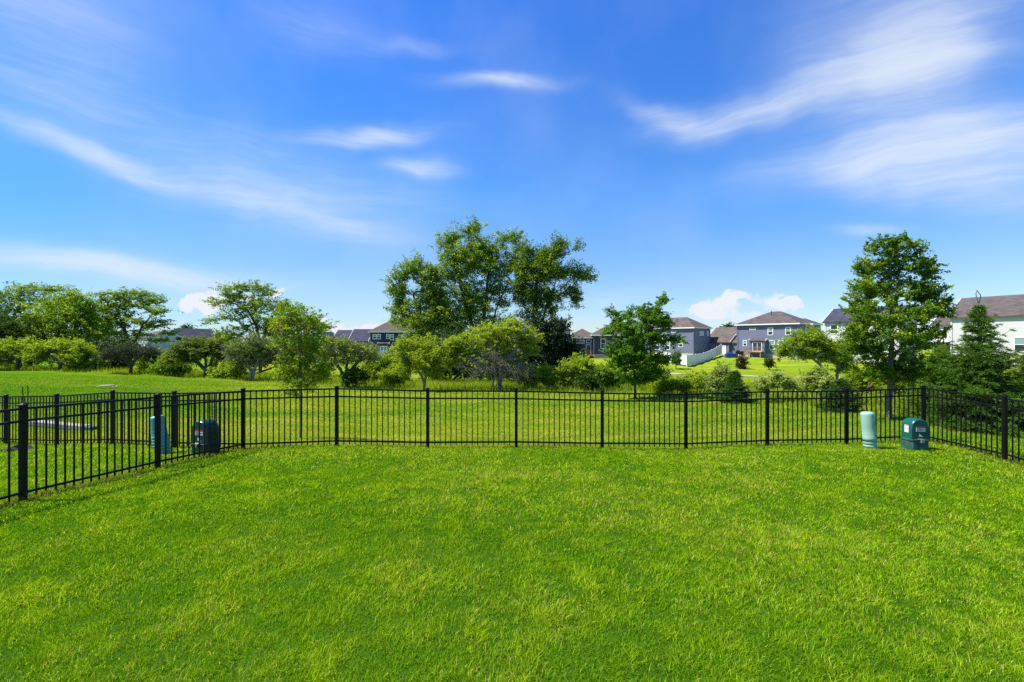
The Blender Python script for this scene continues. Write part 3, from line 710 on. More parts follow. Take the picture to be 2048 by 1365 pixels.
B.grow([[None, (966, 700), (968, 640), (975, 560), (985, 500)], [None, (955, 690), (930, 600), (912, 540), (905, 500)], [None, (975, 690), (992, 620), (1020, 560)]],
       [(886, 486, 20, 18), (905, 478, 18, 17), (935, 462, 17, 16), (948, 455, 12, 10), (955, 492, 26, 22), (992, 505, 24, 22), (1030, 476, 16, 11), (1045, 488, 10, 9), (1010, 480, 15, 14), (897, 520, 20, 24), (928, 530, 24, 24),
        (978, 545, 28, 24), (1012, 535, 16, 22), (905, 556, 18, 18), (950, 580, 26, 20), (980, 590, 18, 18), (915, 505, 20, 18), (1005, 606, 14, 14), (935, 620, 24, 20), (970, 650, 34, 22), (1010, 660, 26, 24), (922, 660, 30, 24), (890, 600, 30, 32), (935, 590, 30, 28), (1000, 570, 24, 26), (945, 512, 34, 28), (915, 545, 30, 28), (900, 640, 40, 30), (970, 520, 30, 30), (1025, 520, 22, 24), (960, 620, 30, 24)],
       520, .012, .20, rs=9, shell=.3)
B.wood().leaves(60, .15, .70, *MG, m='leaf', rs=6, tipcol=((.36, .46, .04), .25))
C_ = Plant('tall_tree', 'dark tall tree with drooping side limb, rightmost of the three centre trees', 'tree', 1068, 41, 'three tall trees at the centre')
C_.grow([[None, (1068, 700), (1066, 640), (1072, 580), (1082, 540)], [None, (1075, 690), (1090, 620), (1110, 570)]],
        [(1118, 488, 14, 14), (1108, 505, 20, 18), (1086, 510, 18, 20), (1054, 505, 18, 16), (1044, 530, 14, 14), (1064, 548, 26, 28), (1098, 545, 26, 24), (1130, 545, 22, 16), (1158, 548, 20, 13), (1176, 552, 10, 8),
         (1154, 492, 7, 6), (1140, 580, 18, 16), (1152, 600, 9, 13), (1105, 590, 20, 18), (1078, 592, 26, 24), (1044, 590, 14, 20), (1066, 635, 24, 30), (1102, 618, 12, 16), (1050, 570, 22, 34), (1085, 530, 28, 24)],
        350, .012, .18, rs=14, shell=.3)
C_.wood().leaves(64, .15, .64, (.04, .11, .006), (.18, .30, .012), m='leaf', rs=7, droop=.35, tipcol=((.28, .37, .04), .2))
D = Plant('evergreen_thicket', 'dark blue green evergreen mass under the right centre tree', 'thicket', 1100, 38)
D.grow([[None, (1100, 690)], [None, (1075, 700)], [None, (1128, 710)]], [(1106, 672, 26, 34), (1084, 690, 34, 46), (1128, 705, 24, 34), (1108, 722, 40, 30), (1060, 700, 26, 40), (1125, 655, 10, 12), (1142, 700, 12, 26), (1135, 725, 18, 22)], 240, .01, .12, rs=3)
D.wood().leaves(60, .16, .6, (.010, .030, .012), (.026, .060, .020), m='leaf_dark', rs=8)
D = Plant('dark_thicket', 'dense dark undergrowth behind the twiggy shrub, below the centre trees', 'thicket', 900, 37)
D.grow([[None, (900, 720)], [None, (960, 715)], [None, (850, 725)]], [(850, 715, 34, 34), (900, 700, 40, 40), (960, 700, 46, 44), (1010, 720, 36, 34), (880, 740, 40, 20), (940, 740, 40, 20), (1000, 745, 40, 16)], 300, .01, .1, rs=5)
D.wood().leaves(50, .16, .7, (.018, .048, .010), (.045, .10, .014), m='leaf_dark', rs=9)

# --- shrubs and small trees of the wild strip
def shrub(name, label, cat, px, Z, stems, lobes, ncl, npl, size, spread, cols, trunk=.07, bark='bark', twigs=0, flat=1.0, m='leaf', keep=1.0, rs=1, up=.6, tipcol=None, twig_mat=None, tw_len=.5, tw_r=.006, droop=0, group=None, shell=.3, jit=.12):
    p = Plant(name, label, cat, px, Z, group)
    p.grow(stems, lobes, ncl, .006, trunk, rs=rs, shell=shell, jit=jit)
    p.wood(bark, twigs, tw_len, tw_r, twig_mat=twig_mat)
    p.leaves(npl, size, spread, *cols, flat=flat, m=m, keep=keep, rs=rs + 1, up=up, tipcol=tipcol, droop=droop)
    return p
shrub('hawthorn_tree', 'wide yellow green flat topped shrub tree in front of the tall centre trees', 'tree', 1000, 26.5,
      [[None, (998, 755), (975, 735), (945, 715)], [None, (1003, 750), (1012, 720), (1030, 700)], [None, (1000, 745), (990, 700)]],
      [(930, 690, 36, 20), (905, 700, 20, 22), (975, 668, 48, 18), (1020, 662, 44, 17), (1050, 680, 26, 22), (1060, 705, 18, 14), (990, 690, 46, 22), (940, 715, 26, 18), (1030, 650, 20, 10), (900, 725, 14, 12)],
      330, 42, .105, .33, ((.19, .31, .006), (.42, .50, .016)), .11, 'bark_grey', 1, .5, rs=21, up=.8, tw_len=1.0, tw_r=.008)
p = Plant('bare_shrub', 'leafless grey twiggy growth below the wide yellow green shrub tree', 'shrub', 985, 26.0)
p.grow([[None, (990, 750), (970, 738)], [None, (1010, 745)]], [(960, 735, 40, 22), (1010, 735, 36, 24), (985, 715, 46, 20), (1045, 745, 24, 12)], 150, .006, .05, rs=8, min_z=.3)
p.wood('bark_grey', 7, .9, .006)
p.leaves(10, .10, .4, *MG, keep=.7, rs=3)
shrub('hawthorn_tree', 'small round yellow green tree with a forked stem, just left of the wide shrub tree', 'tree', 848, 25.5,
      [[None, (848, 765), (838, 745), (820, 725)], [None, (850, 760), (858, 735), (866, 710)]],
      [(810, 700, 24, 22), (840, 690, 28, 20), (868, 705, 24, 24), (830, 725, 30, 20), (866, 740, 22, 16), (806, 738, 18, 13), (850, 715, 30, 20)], 190, 34, .10, .32, ((.16, .28, .006), (.38, .46, .016)), .07, 'bark_light', 1, rs=23, up=.8, tw_len=.7)
# left group of layered trees
shrub('locust_tree', 'lacy flat layered tree standing alone behind the young tree, pale cloud behind it', 'tree', 520, 47,
      [[None, (520, 700), (512, 650), (490, 612)], [None, (524, 690), (540, 640), (560, 610)], [None, (515, 690), (500, 640)]],
      [(458, 582, 22, 9), (490, 575, 32, 9), (530, 585, 22, 12), (445, 605, 26, 9), (480, 598, 36, 11), (520, 608, 30, 8), (425, 641, 20, 6), (470, 632, 30, 10), (500, 618, 30, 12), (548, 612, 20, 10), (575, 625, 24, 14), (540, 640, 34, 14), (600, 640, 24, 18), (640, 655, 22, 12), (560, 665, 44, 20), (500, 655, 30, 9), (460, 672, 34, 12), (620, 680, 34, 20)],
      420, 34, .17, .55, MG, .17, 'bark', 0, .55, rs=31, tipcol=((.30, .40, .02), .22), up=1.0, shell=.1)
shrub('locust_tree', 'flat layered tree with spreading right arm, rightmost of the left tree belt', 'tree', 262, 50,
      [[None, (262, 700), (245, 650), (232, 615)], [None, (266, 690), (285, 650), (305, 628)]],
      [(225, 594, 34, 12), (270, 590, 34, 10), (308, 600, 24, 9), (215, 615, 38, 14), (270, 612, 38, 12), (318, 622, 22, 8), (240, 640, 44, 16), (300, 648, 34, 11), (200, 640, 34, 18), (335, 665, 16, 5), (210, 665, 34, 12), (262, 668, 40, 9), (315, 680, 24, 5)],
      360, 34, .18, .55, MG, .18, 'bark', 0, .55, rs=33, tipcol=((.30, .40, .02), .22), up=1.0, shell=.1)
shrub('locust_tree', 'broad layered tree at the far left picture edge, highest crown of the left belt', 'tree', 60, 54,
      [[None, (60, 690), (50, 630), (40, 600)], [None, (70, 680), (95, 620)]],
      [(10, 590, 34, 10), (60, 580, 40, 9), (105, 578, 30, 7), (-30, 600, 40, 14), (20, 615, 40, 14), (75, 605, 44, 14), (130, 600, 26, 9), (-20, 650, 50, 24), (40, 650, 50, 22)],
      340, 34, .19, .65, MG, .18, 'bark', 0, .6, rs=35, tipcol=((.30, .40, .02), .22), up=1.0, shell=.1)
shrub('round_tree', 'rounded brighter green tree in the middle of the left tree belt', 'tree', 125, 47,
      [[None, (125, 700), (120, 640)], [None, (140, 690), (155, 640)]],
      [(120, 615, 34, 26), (90, 640, 32, 28), (150, 630, 34, 28), (175, 615, 20, 18), (120, 665, 56, 30), (180, 665, 34, 30), (80, 680, 30, 22), (150, 595, 18, 10)],
      360, 44, .17, .62, ((.09, .21, .006), (.25, .38, .014)), .22, 'bark', rs=37, tipcol=((.30, .40, .02), .22))
shrub('round_tree', 'dark dense tree low behind the left belt, between the bright round tree and the edge', 'tree', 15, 45,
      [[None, (15, 690)]], [(0, 665, 40, 34), (45, 670, 34, 34), (-40, 665, 40, 40), (30, 700, 50, 20)], 220, 44, .17, .62, DG, .2, rs=38)
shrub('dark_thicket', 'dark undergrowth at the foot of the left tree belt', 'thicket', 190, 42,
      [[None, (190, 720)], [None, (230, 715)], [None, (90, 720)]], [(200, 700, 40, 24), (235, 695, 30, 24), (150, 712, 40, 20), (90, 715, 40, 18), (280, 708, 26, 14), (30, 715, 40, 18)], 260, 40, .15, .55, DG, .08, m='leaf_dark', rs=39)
shrub('crab_tree', 'small spreading yellow green tree with black trunk near the left meadow edge', 'tree', 120, 38,
      [[None, (121, 730), (105, 710)], [None, (122, 728), (140, 705)]], [(95, 696, 26, 12), (130, 690, 30, 12), (160, 700, 18, 12), (75, 712, 20, 12), (145, 715, 22, 10)], 170, 32, .13, .38, YG, .12, rs=41, flat=.7, up=.9)
shrub('crab_tree', 'low yellow green tree at the left picture edge under the belt', 'tree', 35, 38.5,
      [[None, (36, 725)], [None, (50, 715)]], [(10, 695, 30, 14), (45, 690, 28, 14), (0, 715, 26, 14), (60, 708, 22, 14), (-35, 700, 24, 18)], 170, 32, .13, .40, YG, .12, rs=42, flat=.8, up=.9)
p = Plant('bare_shrub', 'dark umbrella shaped leafless small tree with a short black trunk, left meadow', 'tree', 261, 36)
p.grow([[None, (261, 732), (250, 718), (235, 710)], [None, (262, 730), (275, 716), (292, 710)], [None, (261, 730), (262, 712)]], [(232, 706, 22, 12), (262, 700, 26, 10), (292, 706, 20, 11), (215, 714, 14, 7), (308, 712, 12, 7)], 150, .007, .11, rs=12, min_z=.6)
p.wood('bark', 6, .8, .011, twig_mat='bark')
p.leaves(11, .12, .45, *DG, keep=.5, rs=3)
shrub('hawthorn_tree', 'low spreading golden green tree with arching black limbs left of the twiggy grey one', 'tree', 412, 33,
      [[None, (412, 742), (395, 725), (372, 712)], [None, (414, 738), (425, 715), (440, 700)], [None, (412, 738), (408, 705)]],
      [(365, 700, 24, 13), (395, 688, 30, 12), (432, 692, 24, 14), (345, 718, 15, 12), (375, 715, 26, 12), (445, 710, 18, 16), (410, 705, 34, 12)], 260, 34, .12, .36, ((.085, .155, .010), (.20, .26, .022)), .13, rs=45, flat=.7, up=.9, twigs=2, tw_len=.7)
p = shrub('bare_shrub', 'grey twiggy shrub with a forked pale trunk between the golden tree and the young tree', 'tree', 505, 30.5,
      [[None, (503, 745), (490, 715)], [None, (508, 742), (520, 712)], [None, (505, 740), (540, 712)]], [(480, 705, 24, 20), (510, 692, 28, 18), (540, 705, 24, 20), (500, 720, 40, 12)], 190, 24, .11, .42, ((.08, .16, .010), (.20, .28, .02)), .09, 'bark_grey', 5, rs=47, tw_len=.9, tw_r=.007)
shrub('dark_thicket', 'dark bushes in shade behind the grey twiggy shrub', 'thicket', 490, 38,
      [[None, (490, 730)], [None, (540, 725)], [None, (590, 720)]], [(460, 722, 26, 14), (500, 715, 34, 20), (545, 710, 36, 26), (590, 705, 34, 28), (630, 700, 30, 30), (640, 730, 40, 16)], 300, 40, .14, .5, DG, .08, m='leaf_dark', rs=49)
shrub('hawthorn_tree', 'twiggy half bare tree with green tufts and dark suckers, right of the young tree', 'tree', 692, 27,
      [[None, (690, 755), (672, 725), (665, 700)], [None, (696, 750), (715, 725), (740, 712)], [None, (692, 748), (700, 715)]],
      [(662, 690, 24, 12), (690, 695, 26, 14), (650, 712, 14, 12), (725, 705, 24, 14), (745, 715, 14, 10), (700, 715, 30, 12)], 170, 26, .10, .33, YG, .09, 'bark', 4, keep=.75, rs=51, tw_len=.8, tw_r=.007, twig_mat='bark_grey')
shrub('sucker_bush', 'dark round bush hugging the trunk of the half bare tree', 'bush', 705, 26.6, [[None, (705, 755)]], [(705, 752, 17, 15), (722, 758, 12, 12), (694, 762, 12, 10)], 70, 34, .10, .28, DG, .03, rs=52, m='leaf_dark')
# light meadow bushes
BUSH = [
 ('wide light green willow bush in front of the navy house', 765, 34, [(745, 735, 26, 20), (775, 728, 28, 22), (735, 752, 26, 14), (790, 748, 22, 18), (765, 755, 34, 12)], LG, 240),
 ('light green willow bush right of the dark evergreen mass', 1160, 27, [(1160, 735, 24, 18), (1140, 748, 24, 16), (1178, 750, 20, 16), (1155, 762, 36, 12)], LG, 230),
 ('tiny dark bush within the light willow bush', 1178, 25.6, [(1176, 765, 13, 12), (1184, 770, 10, 8)], DG, 50),
 ('rounded yellow green bush at the foot of the evergreen mass', 1062, 27, [(1060, 755, 20, 14), (1085, 750, 18, 14), (1100, 760, 16, 10)], LG, 130),
 ('shadowy green bush between the young leaning tree and the willow bush', 1215, 26, [(1208, 752, 16, 15), (1228, 758, 16, 12)], MG, 100),
 ('low green bush right of the leaning dark tree', 1345, 23.5, [(1340, 771, 16, 7), (1365, 774, 12, 6), (1322, 776, 12, 6)], YG, 110),
 ('pale flowering bush left of the small spruce', 1440, 21.5, [(1444, 748, 9, 12), (1428, 763, 11, 9), (1452, 768, 11, 8), (1437, 779, 18, 6)], ((.15, .27, .02), (.42, .46, .16)), 180),
 ('pale flowering weeds beyond the fence, centre right', 1555, 21, [(1530, 770, 14, 6), (1555, 763, 12, 9), (1580, 770, 12, 6)], ((.18, .30, .02), (.46, .50, .18)), 130),
 ('pale flowering weeds beside the maple, left side', 1640, 19, [(1625, 765, 16, 15), (1650, 770, 18, 14), (1640, 752, 12, 10)], ((.18, .30, .02), (.46, .50, .18)), 160),
 ('bright green bush under the maple crown', 1715, 19.5, [(1700, 770, 20, 12), (1735, 768, 18, 12), (1720, 755, 16, 12)], YG, 140),
 ('yellow green bush between the maple trunk and the spruces', 1815, 19.5, [(1805, 765, 18, 14), (1830, 760, 18, 16), (1820, 778, 26, 8)], YG, 150),
 ('low bush at the foot of the golden spreading tree', 345, 34.5, [(340, 732, 18, 8), (360, 738, 18, 7), (325, 736, 14, 7)], MG, 90),
 ('light bush between the two left meadow trees', 180, 39, [(178, 718, 20, 14), (195, 725, 16, 12), (165, 728, 16, 10)], LG, 120),
 ('low light bush right of the umbrella shaped bare tree', 305, 37, [(300, 728, 18, 8), (318, 724, 14, 9)], LG, 90),
 ('light bush at the foot of the grey twiggy shrub', 455, 31.5, [(450, 745, 18, 8), (470, 742, 14, 9), (436, 748, 12, 6)], LG, 90),
 ('dark green bush under the layered tree arm, left of the umbrella shaped bare tree', 228, 41, [(225, 722, 18, 13), (240, 728, 16, 10)], DG, 110),
 ('mid green bush between the umbrella shaped bare tree and the golden spreading tree', 328, 41, [(328, 722, 20, 9), (350, 726, 18, 8), (308, 727, 14, 7)], MG, 120),
 ('mid green bush right of the golden spreading tree, before the shaded thicket', 440, 36, [(438, 732, 22, 12), (460, 728, 18, 12)], MG, 110),
 ('yellow green bush under the young tree, behind its crown', 600, 30, [(590, 748, 24, 12), (620, 750, 22, 12), (640, 745, 16, 12)], YG, 140),
 ('mid green bush behind the trunk of the leaning dark tree', 1290, 28, [(1285, 752, 24, 10), (1315, 757, 18, 8)], MG, 110),
 ('light green bush in the wild strip below the white vinyl fence', 1395, 25, [(1390, 765, 20, 9), (1412, 762, 14, 10)], LG, 100),
 ('light green bush between the half bare tree and the forked small tree', 790, 28, [(780, 758, 18, 10), (800, 752, 12, 13)], LG, 90),
]
for i, (lab, px, Z, lobes, cols, n) in enumerate(BUSH):
    shrub('meadow_bush', lab, 'bush', px, Z, [[None, (px, lobes[0][1] + 8)], [None, (px + 10, lobes[0][1] + 12)]], lobes, n, 36, .0042 * Z, .0125 * Z, cols, .02, rs=60 + i, shell=.1, group='bushes in the wild strip')

# young trees standing in the mown field
shrub('young_tree', 'slender young tree with reddish gold leaf tips beyond the left end of the fence', 'tree', 601, 13.2,
      [[None, (602, 800), (600, 700), (592, 640)]],
      [(575, 615, 26, 14), (600, 640, 40, 26), (570, 655, 30, 24), (625, 650, 26, 24), (590, 690, 44, 24), (628, 690, 24, 20), (575, 725, 30, 20), (615, 730, 34, 22), (570, 752, 26, 14), (600, 765, 44, 14), (640, 750, 18, 14), (585, 785, 16, 8), (648, 735, 12, 10)],
      260, 26, .058, .17, ((.09, .20, .005), (.30, .41, .012)), .042, 'bark_light', rs=71, tipcol=((.26, .17, .03), .16), up=.5)
shrub('leaning_tree', 'dark green young tree with an asymmetric pointed crown, right of centre', 'tree', 1271, 22.5,
      [[None, (1270, 780), (1268, 720), (1285, 650), (1312, 610)], [None, (1268, 740), (1245, 680)]],
      [(1324, 602, 11, 11), (1310, 620, 17, 14), (1285, 625, 14, 12), (1326, 650, 16, 14), (1295, 640, 26, 16), (1262, 628, 12, 8), (1225, 628, 13, 6), (1245, 645, 24, 14), (1270, 665, 40, 20), (1222, 662, 18, 9), (1330, 640, 9, 9), (1300, 680, 34, 20), (1245, 695, 36, 20), (1345, 680, 20, 8), (1280, 715, 44, 20), (1245, 730, 30, 20), (1300, 745, 34, 16), (1268, 762, 30, 10), (1325, 720, 20, 12)],
      460, 50, .085, .25, ((.04, .13, .005), (.18, .35, .012)), .06, 'bark', rs=73, flat=.7, up=.8)
shrub('maple_tree', 'large dense maple just beyond the right end of the back fence, pale lower trunk', 'tree', 1779, 14.6,
      [[None, (1781, 770), (1784, 680), (1782, 600), (1780, 520)]],
      [(1765, 495, 26, 18), (1800, 488, 30, 12), (1830, 500, 14, 16), (1740, 530, 26, 22), (1785, 530, 40, 26), (1845, 540, 24, 26), (1735, 575, 30, 26), (1790, 580, 56, 30), (1855, 585, 26, 24), (1720, 615, 28, 20), (1770, 630, 60, 28), (1850, 625, 38, 24), (1880, 622, 20, 12), (1715, 660, 32, 20), (1780, 680, 66, 26), (1850, 670, 36, 20), (1725, 700, 34, 18), (1790, 722, 60, 22), (1745, 745, 42, 16), (1810, 747, 40, 16), (1778, 752, 44, 14), (1890, 605, 12, 8)],
      640, 44, .070, .18, ((.03, .11, .005), (.20, .33, .012)), .085, 'bark_light', rs=75, up=.5, shell=.25, tipcol=((.31, .42, .012), .2))
shrub('hawthorn_tree', 'yellow green small tree with bare lower limbs between the blue house and the maple', 'tree', 1672, 24,
      [[None, (1670, 760), (1640, 730), (1610, 700)], [None, (1674, 755), (1680, 720), (1665, 690)]],
      [(1600, 680, 22, 14), (1575, 692, 16, 10), (1625, 672, 22, 12), (1645, 690, 24, 16), (1565, 708, 10, 8), (1610, 705, 26, 12), (1665, 705, 22, 22), (1690, 725, 18, 22), (1700, 690, 18, 18)], 260, 44, .095, .30, ((.15, .28, .006), (.36, .46, .016)), .07, 'bark_grey', 2, keep=1, rs=77, tw_len=.6)

# --- conifers
def conifer(px, Z, top_py, rad_px, label, n_whorl=22, gap=.12, cols=((.020, .062, .020), (.060, .130, .030)), rs=1, base_gap=.12, name='spruce_tree', nd=.045, lead=None, upturn=.25):
    r = np.random.default_rng(rs); g = G_at(px, Z); k = Z / F; H = (CH - (top_py - CY) * k) - g.z; Rr = rad_px * k
    root = empty(name, g); tag(root, label, 'tree')
    t = MB(); t.tube([(0, 0, -.05), (0, 0, H * .4), (0.01, 0, H * .97)], [H * .02, H * .012, .006], 8); t.build('trunk', M['bark'], root)
    sa, sb, sr = [], [], []; NP, NDR = [], []
    for i in range(n_whorl):
        f = (i + r.uniform(0, .6)) / n_whorl; z = base_gap + f * (H * .96 - base_gap)
        Lm = Rr * (1 - f) ** 1.05 * r.uniform(.8, 1.1) + .04; nb = int(10 - 3 * f)
        a0 = r.uniform(0, 6.28)
        for j in range(nb):
            a = a0 + 6.283 * j / nb + r.normal(0, .2); L = Lm * r.uniform(.65, 1.15) * (1.55 if (f > .3 and r.uniform() < .14) else 1); d = np.array([math.cos(a), math.sin(a), 0])
            zz = z + r.normal(0, .5 * H / n_whorl); el0 = -.12 + .9 * f ** 1.5 + r.normal(0, .08)
            pts = []; ns = max(3, int(L / .12))
            for q in range(ns + 1):
                s_ = q / ns; pts.append(np.array([0, 0, zz]) + d * L * s_ + np.array([0, 0, L * (el0 * s_ + upturn * s_ ** 2.2 - .12 * s_)]))
            for q in range(ns): sa.append(pts[q]); sb.append(pts[q + 1]); sr.append(.004 + .010 * (1 - q / ns) * L)
            side = np.array([-d[1], d[0], 0])
            for q in range(1, ns + 1):
                for sgn in (-1, 1):
                    if r.uniform() < .12: continue
                    l2 = min(.42, .62 * L * (1 - q / (ns + .7)) + .06) * r.uniform(.6, 1.2); dd = d * .75 + side * sgn * .8 + np.array([0, 0, r.normal(-.02, .15)]); dd /= np.linalg.norm(dd)
                    m = max(3, int(l2 / .0085)); tt = np.linspace(.05, 1, m)[:, None]
                    P_ = pts[q] + dd * l2 * tt; P_[:, 2] -= .12 * l2 * tt[:, 0] ** 2
                    NP.append(np.repeat(P_, 2, 0)); NDR.append(np.repeat(dd[None], 2 * m, 0))
                    sa.append(pts[q]); sb.append(P_[-1]); sr.append(.003)
            m = max(4, int(L / .015)); P_ = np.array(pts)[np.minimum((np.linspace(.15, 1, m) * ns).astype(int), ns)] + r.normal(0, .012, (m, 3)); NP.append(P_); NDR.append(np.repeat(d[None], m, 0))
    # leader
    m = 24; P_ = np.stack([np.zeros(m), np.zeros(m), np.linspace(H * .86, H, m)], 1); NP.append(P_); NDR.append(np.repeat(np.array([[0, 0, 1.]]), m, 0))
    P_ = np.concatenate(NP); Dn = np.concatenate(NDR); n = len(P_)
    dirn = Dn * .7 + r.normal(0, .6, (n, 3)); dirn[:, 2] += .15; dirn /= np.linalg.norm(dirn, axis=1)[:, None]
    u = np.cross(dirn, r.normal(0, 1, (n, 3))); u /= np.linalg.norm(u, axis=1)[:, None]; sz = nd * 1.25 * r.uniform(.7, 1.3, n)[:, None]
    V = np.stack([P_ - u * sz * .11, P_ + u * sz * .11, P_ + dirn * sz], 1).reshape(-1, 3); T = np.arange(3 * n).reshape(-1, 3)
    C = lerp3(*cols, r.uniform(0, 1, n)) * r.uniform(.8, 1.2, n)[:, None]
    link('crown', np_mesh('crown', V, T, np.repeat(C, 3, 0)), root, M['needle'])
    pl = Plant.__new__(Plant); sa, sb, sr = np.array(sa), np.array(sb), np.array(sr)
    V, T = pl.tubes(sa, sb, sr, sr * .7, 4); link('branches', np_mesh('branches', V, T), root, M['bark'])
    if lead:
        b = MB()
        b.tube([(0, 0, H - .02), (-.05, 0, H + .12), (-.07, 0, H + .24), (-.045, 0, H + .35)], [.013, .012, .011, .008], 6)
        b.tube([(0, 0, H - .02), (.05, 0, H + .10), (.06, 0, H + .20), (-.02, 0, H + .30), (-.045, 0, H + .335)], [.013, .012, .011, .009, .007], 6)
        b.tube([(0, 0, H), (.10, 0, H - .01)], [.005, .002], 5); b.build('leader', M['bark_grey'], root)
    return root
conifer(1957, 12.2, 606, 98, 'tall spruce beyond the right fence with a looped bare leader tip', 34, rs=4, lead=True, nd=.05, cols=((.035, .10, .010), (.13, .24, .018)))
conifer(2075, 12.6, 690, 110, 'dense low spruce at the right picture edge behind the fence', 24, rs=6, cols=((.06, .14, .006), (.20, .32, .014)), nd=.05)
conifer(1882, 15.8, 690, 78, 'light green broad spruce left of the tall spruce', 24, rs=8, cols=((.08, .18, .006), (.24, .36, .014)), nd=.055)
conifer(1470, 20.6, 742, 34, 'small dark spruce just beyond the back fence, centre right', 14, rs=10, cols=((.03, .09, .015), (.08, .17, .02)), nd=.06)
conifer(1682, 17.2, 758, 40, 'small bushy spruce in the shade left of the maple trunk', 13, rs=12, cols=((.03, .08, .012), (.08, .16, .02)), nd=.055)

# ------------------------------------------------------------ houses
class House:
    """local frame: x along the front wall from its left end, y into the house, z up from the ground line"""
    def __init__(s, name, label, px, Z, ang, base_py, group=None, cat='house'):
        p = P_at(px, base_py, Z); s.root = empty(name, p, ang); tag(s.root, label, cat, group or 'houses on the far rise')
    def body(s, x0, y0, x1, y1, h, m, z0=0, found=None, roof='hip', pitch=.5, rm='roof_brown', over=.4, ridge=None, gable_mat=None):
        if found: 
            f = MB(); f.box(x0 + .02, y0 + .02, -1.5, x1 - .02, y1 - .02, z0 + found); f.build('foundation', M['foundation'], s.root); zb = z0 + found + .003
        else: zb = z0 - 1.0
        w = MB(); w.box(x0, y0, zb, x1, y1, z0 + h)
        W, D_ = x1 - x0, y1 - y0
        e = over
        if roof in ('gx', 'gy'):
            if roof == 'gx': rh = pitch * D_ / 2; ym = (y0 + y1) / 2; tri = [[(x, y0, z0 + h), (x, y1, z0 + h), (x, ym, z0 + h + rh)] for x in (x0, x1)]
            else: rh = pitch * W / 2; xm = (x0 + x1) / 2; tri = [[(x0, y, z0 + h), (x1, y, z0 + h), (xm, y, z0 + h + rh)] for y in (y0, y1)]
            w.add(tri[0] + tri[1], [(0, 1, 2), (3, 5, 4), (0, 3, 4, 1), (1, 4, 5, 2), (2, 5, 3, 0)])
        w.build('wall', M[m], s.root)
        # corner boards
        t = .06
        for (cx, cy) in ((x0, y0), (x1, y0), (x1, y1)):
            cb = MB(); cb.box(cx - t - .03, cy - t - .03, zb + .01, cx + t + .03, cy + t + .03, z0 + h - .01)
            cb.build('corner_board', M[m if m in ('white', 'paleside') else 'greyside'], s.root)
        z = z0 + h; th = .16; r_ = MB(); X0, X1, Y0, Y1 = x0 - e, x1 + e, y0 - e, y1 + e
        dz = pitch * e
        if roof == 'hip':
            Wf, Df = X1 - X0, Y1 - Y0; rh = pitch * min(Wf, Df) / 2
            if Wf >= Df: a, b = (X0 + Df / 2, (Y0 + Y1) / 2), (X1 - Df / 2 + .001, (Y0 + Y1) / 2)
            else: a, b = ((X0 + X1) / 2, Y0 + Wf / 2), ((X0 + X1) / 2, Y1 - Wf / 2)
            zz = z - .02
            v = [(X0, Y0, zz), (X1, Y0, zz), (X1, Y1, zz), (X0, Y1, zz), (X0, Y0, zz + th), (X1, Y0, zz + th), (X1, Y1, zz + th), (X0, Y1, zz + th), (a[0], a[1], zz + th + rh), (b[0], b[1], zz + th + rh)]
            if Wf >= Df: f = [(4, 5, 9, 8), (5, 6, 9), (6, 7, 8, 9), (7, 4, 8)]
            else: f = [(4, 5, 8), (5, 6, 9, 8), (6, 7, 9), (7, 4, 8, 9)]
            r_.add(v, f + [(3, 2, 1, 0)])
            fa = MB(); q = .02
            for (ax, ay, bx, by) in ((X0 - q, Y0 - q, X1 + q, Y0), (X1, Y0, X1 + q, Y1), (X0 - q, Y1, X1 + q, Y1 + q), (X0 - q, Y0, X0, Y1)):
                fa.box(ax, ay, zz - .02, bx, by, zz + th + .01)
            ro = r_.build('roof', M[rm], s.root); fa.build('fascia', M['trim_white'], ro)
        elif roof in ('gx', 'gy'):
            if roof == 'gx': pts = lambda x: [(x, Y0, z - dz), (x, ym, z + rh + .0), (x, Y1, z - dz)]; A, B_ = X0, X1
            else: pts = lambda y: [(X0, y, z - dz), (xm, y, z + rh), (X1, y, z - dz)]; A, B_ = Y0, Y1
            up = lambda p, d: (p[0], p[1], p[2] + d)
            P1, P2 = pts(A), pts(B_)
            v = [up(p, .02) for p in P1] + [up(p, .02) for p in P2] + [up(p, .02 + th) for p in P1] + [up(p, .02 + th) for p in P2]
            r_.add(v, [(6, 7, 10, 9), (7, 8, 11, 10), (0, 3, 4, 1), (1, 4, 5, 2), (0, 6, 9, 3), (2, 5, 11, 8), (0, 1, 7, 6), (1, 2, 8, 7), (3, 9, 10, 4), (4, 10, 11, 5)])
            ro = r_.build('roof', M[rm], s.root)
            for Pp in (P1, P2):
                fa = MB()
                for a, b in ((Pp[0], Pp[1]), (Pp[1], Pp[2])):
                    s_ = -1 if Pp is P1 else 1; off = .03 * s_
                    a2 = Vector(a); b2 = Vector(b); o_ = Vector((off, 0, .09)) if roof == 'gx' else Vector((0, off, .09)); fa.bar(a2 + o_, b2 + o_, .05, .2)
                fa.build('fascia', M['trim_white'], ro)
        return ro
    def win(s, face, u, z, w, h, wall, sash=True, glass='glass_dark', name='window', grid=0, frame='trim_white', top='glass_green'):
        """face 'f' front (y=wall), 'r' right side (x=wall), 'l' left side"""
        def bx(mb, a0, z0_, a1, z1_, d0, d1):
            if face == 'f': mb.box(a0, wall - d1, z0_, a1, wall - d0, z1_)
            elif face == 'r': mb.box(wall + d0, a0, z0_, wall + d1, a1, z1_)
            else: mb.box(wall - d1, a0, z0_, wall - d0, a1, z1_)
        f = MB(); t = .11
        bx(f, u - t, z - t, u, z + h + t, .002, .07); bx(f, u + w, z - t, u + w + t, z + h + t, .002, .07)
        bx(f, u, z - t, u + w, z, .002, .07); bx(f, u, z + h, u + w, z + h + t, .002, .07)
        if sash: bx(f, u, z + h * .47, u + w, z + h * .47 + .07, .002, .06)
